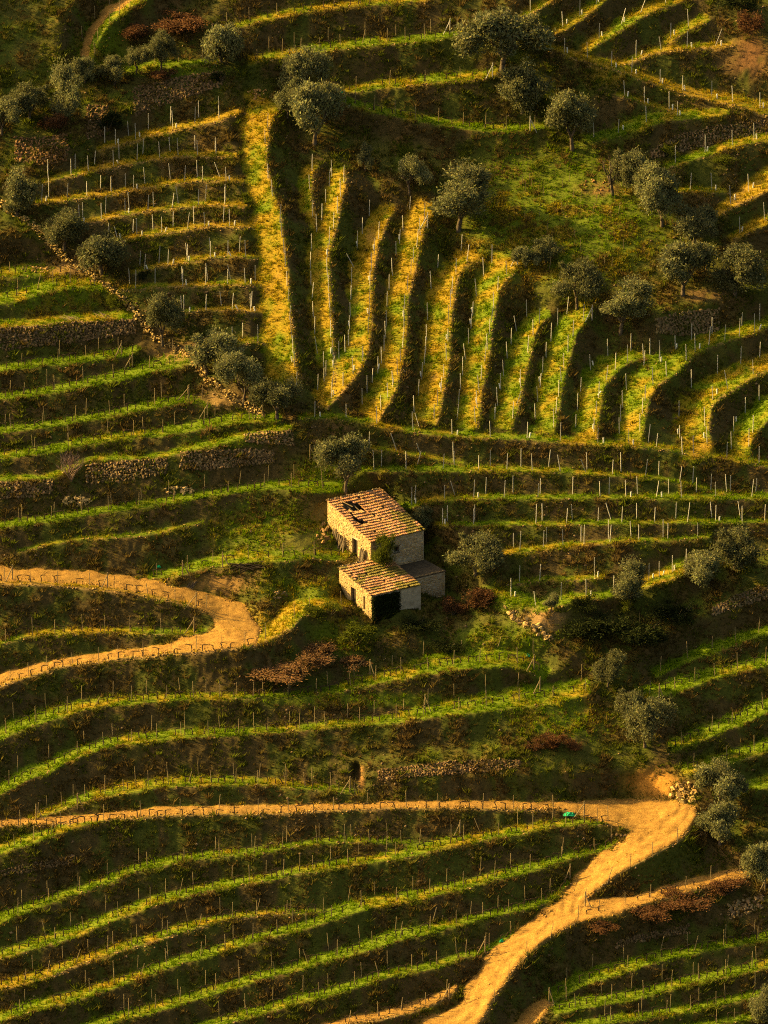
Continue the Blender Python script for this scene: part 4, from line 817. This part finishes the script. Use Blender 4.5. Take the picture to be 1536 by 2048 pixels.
stone_wall([(1230,1885),(1290,1868),(1380,1850)], [(1232,1896),(1290,1880),(1382,1864)], 'half buried wall below the rust ferns', .28, (.55, .52, .48), 15, .7)
def heap(name, cx_, cy_, rx, ry, n, size, label, tint=(1, 1, 1), seed=1, h=.35, cat='stone heap', slope=0.0):
    """every stone its own piece"""
    r = random.Random(seed); b = g1(cx_, cy_); o = empty(name, b, label, cat)
    for i in range(n):
        a = r.uniform(0, 6.28); q = math.sqrt(r.random()); x = cx_ + math.cos(a) * q * rx; y = cy_ + math.sin(a) * q * ry + (x - cx_) * slope; s_ = size * (.35 + 1.35 * r.random() ** 1.7)
        v_, f_ = ROCKS[r.randrange(8)]; mb = MB(); k = r.uniform(.65, 1.3); mb.add([(u * s_, v * s_, w * s_) for u, v, w in v_], f_, (tint[0] * k, tint[1] * k * r.uniform(.94, 1.04), tint[2] * k))
        s = mb.obj('stone', M_stone, o); s.location = g1(x, y) - b + Vector((0, 0, s_ * .04 + h * (1 - q) * r.random())); s.rotation_euler = (r.uniform(-.5, .5), r.uniform(-.5, .5), r.uniform(0, 6.28))
    return o
heap('stone_heap', 152, 1004, 34, 9, 70, .42, 'pale stone heap on the shaded strip below the bare bush', (1.7, 1.65, 1.3), 1)
heap('stone_heap', 358, 982, 32, 8, 60, .40, 'pale stone heap right of the larger one below the wall', (1.7, 1.65, 1.3), 2)
heap('rock_pile', 1368, 1588, 30, 22, 95, .5, 'pile of pale broken rocks at the road junction', (1.6, 1.5, 1.0), 3, .5, 'rock pile')
heap('rock_outcrop', 1056, 1248, 52, 12, 80, .5, 'pale rocks strewn down the bank right of the house', (1.3, 1.25, .95), 4, .12, 'rocks', .62)
heap('rubble', 648, 1070, 16, 22, 45, .45, 'tumbled rubble at the back corner of the stone house', (1.0, .85, .65), 5, .4, 'rubble')
heap('rubble', 555, 1190, 20, 10, 26, .4, 'small rubble patch on the bank left of the lean-to', (1, .95, .85), 6, .2, 'rubble')
heap('stone_heap', 70, 540, 34, 7, 40, .3, 'scattered stones on the highest strip at the left edge', (1.3, 1.15, .85), 7, .15)
heap('stone_heap', 520, 190, 26, 14, 50, .34, 'sunlit stones above the head of the yellow path', (1.35, 1.1, .75), 8, .2)
heap('rubble', 1235, 1672, 24, 5, 14, .3, 'loose stones at the tip of the first lower terraces', (1, .9, .75), 9, .1, 'rubble')
heap('rubble', 1400, 1668, 14, 8, 16, .34, 'loose stones below the rock pile', (1, .9, .75), 10, .15, 'rubble')
heap('rubble', 1190, 372, 40, 16, 40, .3, 'brown stones scattered at the top of the meadow', (1.0, .75, .5), 11, .1, 'rubble')
# the diagonal wall: sunlit tumbled stones along the edge of the left block
o = empty('stone_wall', g1(210, 570), 'sunlit tumbled wall running diagonally down to the path foot', 'stone wall', 'dry stone walls of the hillside'); mb = MB(); r = random.Random(21)
DW = np.array([(-60,372),(0,408),(40,436),(72,458),(100,490),(130,522),(170,545),(212,572),(240,598),(262,620),(285,650),(310,678),(345,696),(380,718),(405,752),(450,788),(490,812),(525,834)], float)
sa = np.concatenate([[0], np.cumsum(np.hypot(*np.diff(DW, axis=0).T))])
for s_ in np.arange(0, sa[-1], .62):
    x = np.interp(s_, sa, DW[:, 0]) + r.gauss(0, 3.6); y = np.interp(s_, sa, DW[:, 1]) + r.gauss(0, 3.2); w = r.uniform(.14, .36); v_, f_ = r.choice(ROCKS); p = g1(x, y) - o.location + Vector((0, 0, r.uniform(0, .45)))
    R3 = Matrix.Rotation(r.uniform(0, 6.28), 3, 'Z') @ Matrix.Rotation(r.uniform(-.5, .5), 3, 'X'); k = r.uniform(.7, 1.35)
    mb.add([p + R3 @ Vector((a * w * 1.3, b_ * w, c_ * w)) for a, b_, c_ in v_], f_, (1.3 * k, 1.25 * k, .85 * k))
tag(mb.obj('stones', M_stone, o), kind='stuff')
#@@SPLIT
# ------------------------------------------------------------------ posts, vines, plant guards along the strips
def post_mesh(name, mat, h, r0, square=False, seed=0):
    mb = MB(); n = 4 if square else 6; mb.bar((0, 0, -.3), (.01, 0, h * .5), r0, r0 * .97, n); mb.bar((.01, 0, h * .5), (0, .01, h), r0 * .97, r0 * .9, n)
    if not square: mb.bar((0, .01, h), (0, .01, h + .03), r0 * .9, r0 * .5, n)
    else:
        for z in (.6, 1.05, 1.5): mb.bar((-r0 * 1.3, 0, z), (r0 * 1.3, 0, z), .012, .012, 4)
    return mb.mesh(name, mat)
PM = [post_mesh('metal_post', M_post, h, .041, True) for h in (1.7, 1.85)]; PWD = [post_mesh('wooden_post', M_wpost, h, .035) for h in (1.35, 1.5, 1.65)]
def vine_mesh(seed):
    r = random.Random(seed); mb = MB(); p = Vector((0, 0, -.1)); h = r.uniform(.5, .68)
    a = Vector((r.uniform(-.08, .08), r.uniform(-.05, .05), h * .5)); b = Vector((r.uniform(-.06, .06), 0, h)); mb.bar(p, a, .06, .052, 5); mb.bar(a, b, .052, .048, 5)
    s = 1 if seed % 4 else -1; c = b + Vector((s * .18, 0, .06)); e = c + Vector((s * r.uniform(.35, .55), r.uniform(-.05, .05), r.uniform(-.1, .05))); mb.bar(b, c, .048, .042, 5); mb.bar(c, e, .042, .026, 5)
    if r.random() < .5: mb.bar(b, b + Vector((-s * .22, 0, .08)), .03, .015, 4)
    for i in range(2): mb.bar(c + (e - c) * r.random(), c + (e - c) * r.random() + Vector((0, 0, .14)), .012, .006, 4)
    return mb.mesh('vine', M_vine)
VM = [vine_mesh(i) for i in range(7)]
def guard_mesh():
    mb = MB(); n = 8; r0 = .065; vs = []
    for z, rr in ((0, r0), (.55, r0 * 1.08), (.55, r0 * .9), (.1, r0 * .8)):
        for i in range(n): a = 6.283 * i / n; vs.append((math.cos(a) * rr, math.sin(a) * rr, z))
    fs = [(k * n + i, k * n + (i + 1) % n, (k + 1) * n + (i + 1) % n, (k + 1) * n + i) for k in range(3) for i in range(n)]
    mb.add(vs, fs); return mb.mesh('vine_guard', M_white)
GM = guard_mesh()
ORD = [None, 'first', 'second', 'third', 'fourth', 'fifth', 'sixth', 'seventh', 'eighth', 'ninth', 'tenth', 'eleventh', 'twelfth']
def nth(i): return ORD[i] if i < 13 else '%d%s' % (i, 'th' if i % 100 in (11, 12, 13) else {1: 'st', 2: 'nd', 3: 'rd'}.get(i % 10, 'th'))
# rows: strip -> (post kind, [(share of the width, spacing px)], vine spacing px, guards)
WOOD2 = [(.28, 62), (1.0, 64)]
ROWS = {k: ('w', WOOD2, 17, 0) for k in ('T2', 'T3', 'T4', 'T5', 'T6', 'T7', 'TA', 'TB', 'K7', 'Q1', 'Q2', 'Q3')}
ROWS.update({'T1': ('w', [(.3, 40)], 18, 0), 'TC': ('w', [(.3, 46), (.9, 60)], 18, 0), 'R2': ('w', [(.12, 76)], 19, 0), 'R1a': ('w', [(.15, 58)], 19, 0), 'R1b': ('w', [(.12, 46)], 19, 0), 'TH': ('w', [(.3, 52)], 20, 0),
 'HP': ('w', [(.4, 62)], 22, 0), 'HL': ('w', [(.2, 32)], 0, 0), 'T8': ('w', [(.3, 50)], 24, 0), 'R3': ('w', [(.3, 62)], 26, 0), 'Q4': ('w', [(.3, 44)], 20, 0), 'R4': ('w', [(-.06, 54)], 0, 0), 'M1': ('w', [(.4, 50)], 0, 0), 'M2': ('w', [(.3, 52)], 18, 0), 'M3': ('w', [(.3, 56)], 18, 0), 'M4': ('w', [(.4, 60)], 20, 0),
 'K2': ('w', [(.4, 62), (1, 90)], 18, 0), 'K3': ('w', [(.4, 62), (1, 80)], 18, 0), 'K4': ('w', [(.4, 76), (1, 72)], 18, 0), 'K5': ('w', [(.35, 76), (1, 72)], 19, 0), 'K0': ('w', [(.4, 50)], 24, 0), 'K0b': ('w', [(.4, 40)], 24, 0),
 'V1': ('w', [(.5, 56)], 26, 0), 'V2': ('w', [(.4, 44), (1, 62)], 22, 0), 'V3': ('w', [(.4, 70)], 22, 0), 'V4': ('w', [(.4, 50)], 26, 0), 'V2l': ('w', [(.5, 44)], 0, 0), 'RT': ('w', [(0, 26), (1, 34)], 0, 0)})
MET2 = [(.25, 33), (1.0, 33)]
ROWS.update({'F%d' % i: ('m', [(.12, 31), (.86, 31)], 0, .10) for i in range(1, 12)}); ROWS.update({'F1a': ('m', [(.2, 30)], 0, 0), 'P0': ('m', [(.08, 33)], 0, .05)})
ROWS.update({'L%d' % i: ('m', [(.3, 44), (1.0, 48)], 0, .16) for i in range(0, 9)})
ROWS.update({'C1': ('m', [(.35, 66), (1, 400)], 0, .08), 'C2': ('m', [(.5, 60)], 0, .1), 'C3': ('m', [(.35, 62), (1, 68)], 0, .1), 'C4': ('m', [(.35, 60), (1, 66)], 0, .1), 'C5': ('m', [(.35, 56), (1, 64)], 0, .06), 'C6': ('m', [(.35, 50), (1, 58)], 0, .08), 'C7': ('m', [(.4, 50)], 0, .2), 'C7b': ('m', [(.4, 26)], 0, .5), 'C8': ('m', [(.5, 48)], 0, .4)})
ROWS.update({k: ('m', [(.4, 52)], 0, .3) for k in ('U1', 'U2', 'U3', 'U4', 'U5', 'U6', 'U7', 'U8', 'U9', 'U9b', 'U10', 'U0')})
items = {'w': [], 'm': [], 'v': [], 'g': []}
rr_ = random.Random(77)
for key, (kd, rows, vsp, gp) in ROWS.items():
    t = T[key]; L = t['L']; s_acc = t['s']; N_ = t['N']; tot = s_acc[-1]
    def at(s, fr, L=L, s_acc=s_acc, N_=N_):
        x = np.interp(s, s_acc, L[:, 0]); y = np.interp(s, s_acc, L[:, 1]); w = np.interp(s, s_acc, L[:, 2]); nx_ = np.interp(s, s_acc, N_[:, 0]); ny_ = np.interp(s, s_acc, N_[:, 1])
        return x + nx_ * w * fr, y + ny_ * w * fr, math.atan2(-nx_, -ny_) 
    fan = key[0] in 'FP'
    for ri, (fr, sp) in enumerate(rows):
        s = rr_.uniform(.2, .8) * sp; n_in = 0
        row = []
        while s < tot - 4:
            x, y, an_ = at(s, fr)
            if 2 < x < 1534 and 2 < y < 2046: row.append((x, y, s))
            s += sp * rr_.uniform(.78, 1.22) * (2 if rr_.random() < .07 else 1)
        fromw = 'from bottom' if fan else 'from left'
        rown = '' if len(rows) == 1 else (' outer row,' if ri == 0 else ' inner row,')
        for j, (x, y, s) in enumerate(row): items[kd].append((x, y, key, '%s%s %s' % (nth(j + 1), ' ' + fromw + ',' + rown, t['where']), s))
        if gp and ri == 0 or (gp and fan):
            q = 0
            for (x, y, s) in row:
                if rr_.random() < gp * (2.2 if not fan else 1.6):
                    q += 1; gx_, gy_, _ = at(s + rr_.uniform(4, 12) , fr + .05); items['g'].append((gx_, gy_, key, '%s %s,%s %s' % (nth(q), fromw, rown, t['where']), s))
    if vsp:
        for vr, fr in enumerate([{'R1a': .2, 'R1b': .08, 'R2': .06}.get(key, .38)]):
            s = rr_.uniform(.2, .8) * vsp; j = 0
            while s < tot - 4:
                x, y, an_ = at(s, fr)
                if 2 < x < 1534 and 2 < y < 2046:
                    j += 1; i0 = at(max(s - 3, 0), fr); i1 = at(min(s + 3, tot), fr); items['v'].append((x, y, key, '%s from left, %s' % (nth(j), t['where']), (i0, i1)))
                s += vsp * (1.35 if key[0] == 'R' else 1) * rr_.uniform(.6, 1.4) * (2 if rr_.random() < .12 else 1)
print('COUNTS', {k: len(v) for k, v in items.items()})
def lean_mat(p, sd, rz=0):
    return Matrix.Translation(p) @ Matrix.Rotation(rr_.gauss(0, sd), 4, 'X') @ Matrix.Rotation(rr_.gauss(0, sd), 4, 'Y') @ Matrix.Rotation(rz, 4, 'Z')
def fill(kind, meshes, name, cat, group, word, sd, stuff_name, stuff_label, limit=300):
    its = sorted(items[kind], key=lambda i: -i[1]); rest_v = []; rest_f = []; nv = 0
    inside = [i for i in its if 0 <= i[0] <= 1536 and 0 <= i[1] <= 2060]; own = set(map(id, inside[:limit]))
    for it in its:
        x, y, key, lab_, ex = it; p = g1(x, y); me = meshes[rr_.randrange(len(meshes))]; rz = rr_.uniform(0, 6.28)
        if kind == 'v':
            a = g1(ex[0][0], ex[0][1]); b_ = g1(ex[1][0], ex[1][1]); rz = math.atan2(b_.y - a.y, b_.x - a.x)
        sc_ = rr_.uniform(.85, 1.12); M = lean_mat(p, sd if rr_.random() > .12 else sd * 4.5, rz) @ Matrix.Diagonal((1, 1, sc_, 1))
        if id(it) in own:
            o = link(bpy.data.objects.new(name, me)); o.matrix_world = M; tag(o, word + ', ' + lab_, cat, group)
        else:
            co = np.empty(len(me.vertices) * 3, np.float32); me.vertices.foreach_get('co', co); co = co.reshape(-1, 3); m_ = np.array(M); rest_v.append(co @ m_[:3, :3].T + m_[:3, 3])
            rest_f += [tuple(v + nv for v in f.vertices) for f in me.polygons]; nv += len(co)
    if rest_v:
        me = bpy.data.meshes.new(stuff_name); me.from_pydata(np.concatenate(rest_v).tolist(), [], rest_f); me.materials.append(meshes[0].materials[0]); tag(link(bpy.data.objects.new(stuff_name, me)), stuff_label, cat, kind='stuff')
fill('w', PWD, 'wooden_post', 'vine post', 'wooden vine posts on the terraces', 'wooden post', .035, 'far_wooden_posts', 'weathered wooden posts on the far upper terraces')
fill('m', PM, 'metal_post', 'vine post', 'pale metal vine posts on the terraces', 'metal post', .04, 'far_metal_posts', 'pale metal posts on the upper terraces')
fill('v', VM, 'grape_vine', 'vine', 'bare vines along the terrace rows', 'bare vine', .05, 'far_vines', 'bare pruned vines on the upper rows')
fill('g', [GM], 'vine_guard', 'plant guard', 'white plastic guards round young vines', 'white guard', .07, 'far_guards', 'white guards on the far strips')
# slanting brace posts at the row ends: an upright and a leaning strut
BR = [(72,1640,20,'left end of the lower road row'),(155,1618,14,'left end of the arched strip'),(700,1585,-20,'right end of the arched strip'),(920,1672,-14,'the second strip near the junction'),(1168,1634,-22,'lower road beside the green net'),(1140,1760,-12,'steep track beside the long strip'),
 (970,1905,-16,'end of the seventh strip'),(898,2000,-16,'end of the bottom earth strip'),(392,1216,-24,'end of the hairpin upper row'),(388,1265,-20,'end of the hairpin inner row'),(215,1176,-14,'upper arm of the hairpin road'),(25,1160,-14,'left edge of the hairpin road'),(365,1152,18,'left end of the house bench'),(445,1135,18,'middle of the house bench'),
 (243,712,-14,'right end of the bright strip'),(265,735,-18,'right end of the second bright strip'),(378,800,-26,'right end of the third bright strip'),(415,835,-18,'tip of the third bright strip'),(620,920,16,'green slope above the house'),(525,835,-18,'foot of the diagonal wall'),(740,1350,10,'left end of the upper row under the house'),(850,1420,12,'middle of the wide second strip'),(1068,1340,-16,'right end of the strip under the house'),(1080,1385,-14,'right end of the wide second strip'),
 (1318,1398,10,'left end of the sunlit strip by the gully'),(1170,1815,14,'fork of the dirt spur'),(1098,2008,12,'left end of the first right strip'),(1530,1785,-14,'right end of the dirt spur'),(345,268,-14,'right end'),(855,455,-16,'top of the third fan strip'),(1035,530,-14,'top of the fifth fan strip'),(1184,640,-14,'top of the seventh fan strip'),(900,66,-14,'right end of the second top strip'),(985,155,-14,'right end of the third top strip'),(1060,262,14,'right end of the sloping strip')]
for (x, y, dx, wh) in BR:
    if wh == 'right end': continue
    b = g1(x, y); o = empty('brace_post', b, 'braced end post with slanting strut at ' + wh, 'brace post', 'braced end posts of the vine rows')
    up = y < 700 and x > 800; mt = M_wpost if not up else M_post
    mb = MB(); mb.bar((0, 0, -.2), (.02, 0, 1.65), .06, .052, 6); mb.obj('post', mt, o)
    mb = MB(); q = g1(x + dx, y + 3) - b; mb.bar((q.x, q.y, q.z - .1), (.02, -.05, 1.4), .05, .045, 6); mb.obj('strut', mt, o)
# stakes in the meadow
r = random.Random(9)
for i, x in enumerate(sorted(r.uniform(1020, 1300) for _ in range(34))):
    y = r.uniform(360, 540)
    if i < 3: continue
    o = link(bpy.data.objects.new('garden_stake', PWD[i % 3])); o.location = g1(x, y); o.scale = (.7, .7, r.uniform(.55, .85)); o.rotation_euler = (r.gauss(0, .08), r.gauss(0, .1), 0)
    tag(o, 'thin stake in the meadow, %s from the left of them all' % nth(i - 2), 'stake', 'thin stakes in the meadow')
#@@SPLIT
# ------------------------------------------------------------------ small things by the house and roads
def sticks(name, x, y, n, length, spread, mat, label, cat, ang=0.0, seed=1, flat=True, rad=.035):
    r = random.Random(seed); b = g1(x, y); o = empty(name, b, label, cat)
    for i in range(n):
        a = ang + r.gauss(0, .18); px, py = x + r.uniform(-spread, spread), y + r.uniform(-spread * .25, spread * .25); c = g1(px, py) - b + Vector((0, 0, .06 + .04 * i / 3))
        d = g1(px + math.cos(a) * 6, py + math.sin(a) * 6) - g1(px - math.cos(a) * 6, py - math.sin(a) * 6); d.normalize(); L = length * r.uniform(.7, 1.2)
        mb = MB(); mb.bar(c - d * L / 2, c + d * L / 2, rad, rad * .8, 5); mb.obj('stick', mat, o)
sticks('post_bundle', 142, 640, 9, 1.3, 14, M_wood, 'bundle of grey posts lying on the left stone wall', 'posts', .35, 1)
sticks('post_bundle', 205, 632, 5, 1.9, 16, M_wood, 'loose grey posts lying right of the bundle on the left wall', 'posts', .55, 2)
sticks('stake_heap', 492, 1136, 22, 2.0, 22, M_darkwood, 'heap of dark stakes on the grass bench left of the house', 'stakes', -.08, 3, rad=.05)
sticks('stake_heap', 385, 1172, 9, 1.0, 10, M_wood, 'small heap of sticks by the hairpin road', 'stakes', -1.0, 4)
# planks leaning on the sunlit wall
def planks(p0, p1, n, h, label, seed):
    r = random.Random(seed); o = local_empty('leaning_planks', label, 'planks')
    for i in range(n):
        b_ = p0 + (p1 - p0) * i / max(n - 1, 1); z0 = float((np.array(ground(*[np.float64(v) for v in to_px(house_pt(-.6, b_, 0))[:2]])) - HB)[2]); z0 = min(max(z0, -.6), 1.4)
        mb = MB(); M = Matrix.Translation((-.32, b_, z0 + h * .46)) @ Matrix.Rotation(r.uniform(.16, .30), 4, 'Y') @ Matrix.Rotation(r.gauss(0, .14), 4, 'X'); mb.box(M, .05, r.uniform(.12, .2), h * r.uniform(.8, 1.1)); mb.obj('plank', M_wood if i % 3 else M_darkwood, o)
planks(4.4, 6.6, 12, 1.55, 'row of weathered planks leaning on the wall left of the door', 1)
planks(.9, 1.6, 5, 1.5, 'few planks leaning on the wall right of the door', 2)
# green nets
def net(x, y, w, label, seed):
    r = random.Random(seed); b = g1(x, y); o = empty('green_net', b, label, 'net'); mb = MB(); n = 9
    vs = []
    for i in range(n):
        for j in range(n):
            u = (i / (n - 1) - .5) * 2; v = (j / (n - 1) - .5) * 2; hgt = max(0, 1 - u * u * .9 - v * v * .9); vs.append((u * w * (1 + r.uniform(-.12, .12)), v * w * .6 * (1 + r.uniform(-.12, .12)), .04 + hgt * .28 * r.uniform(.4, 1.2)))
    mb.add(vs, [(i * n + j, (i + 1) * n + j, (i + 1) * n + j + 1, i * n + j + 1) for i in range(n - 1) for j in range(n - 1)]); mb.obj('folds', M_net, o)
net(1139, 1630, .62, 'crumpled bright green net beside the lower dirt road', 1)
net(318, 1135, .2, 'scrap of green net above the hairpin road', 2)
net(1056, 1313, .22, 'scrap of green net on the bank right of the house', 3)
net(682, 186, .25, 'scrap of green net at the top of the sloping strip', 4)
net(1003, 1884, .22, 'scrap of green net beside the steep track', 5)
#@@SPLIT
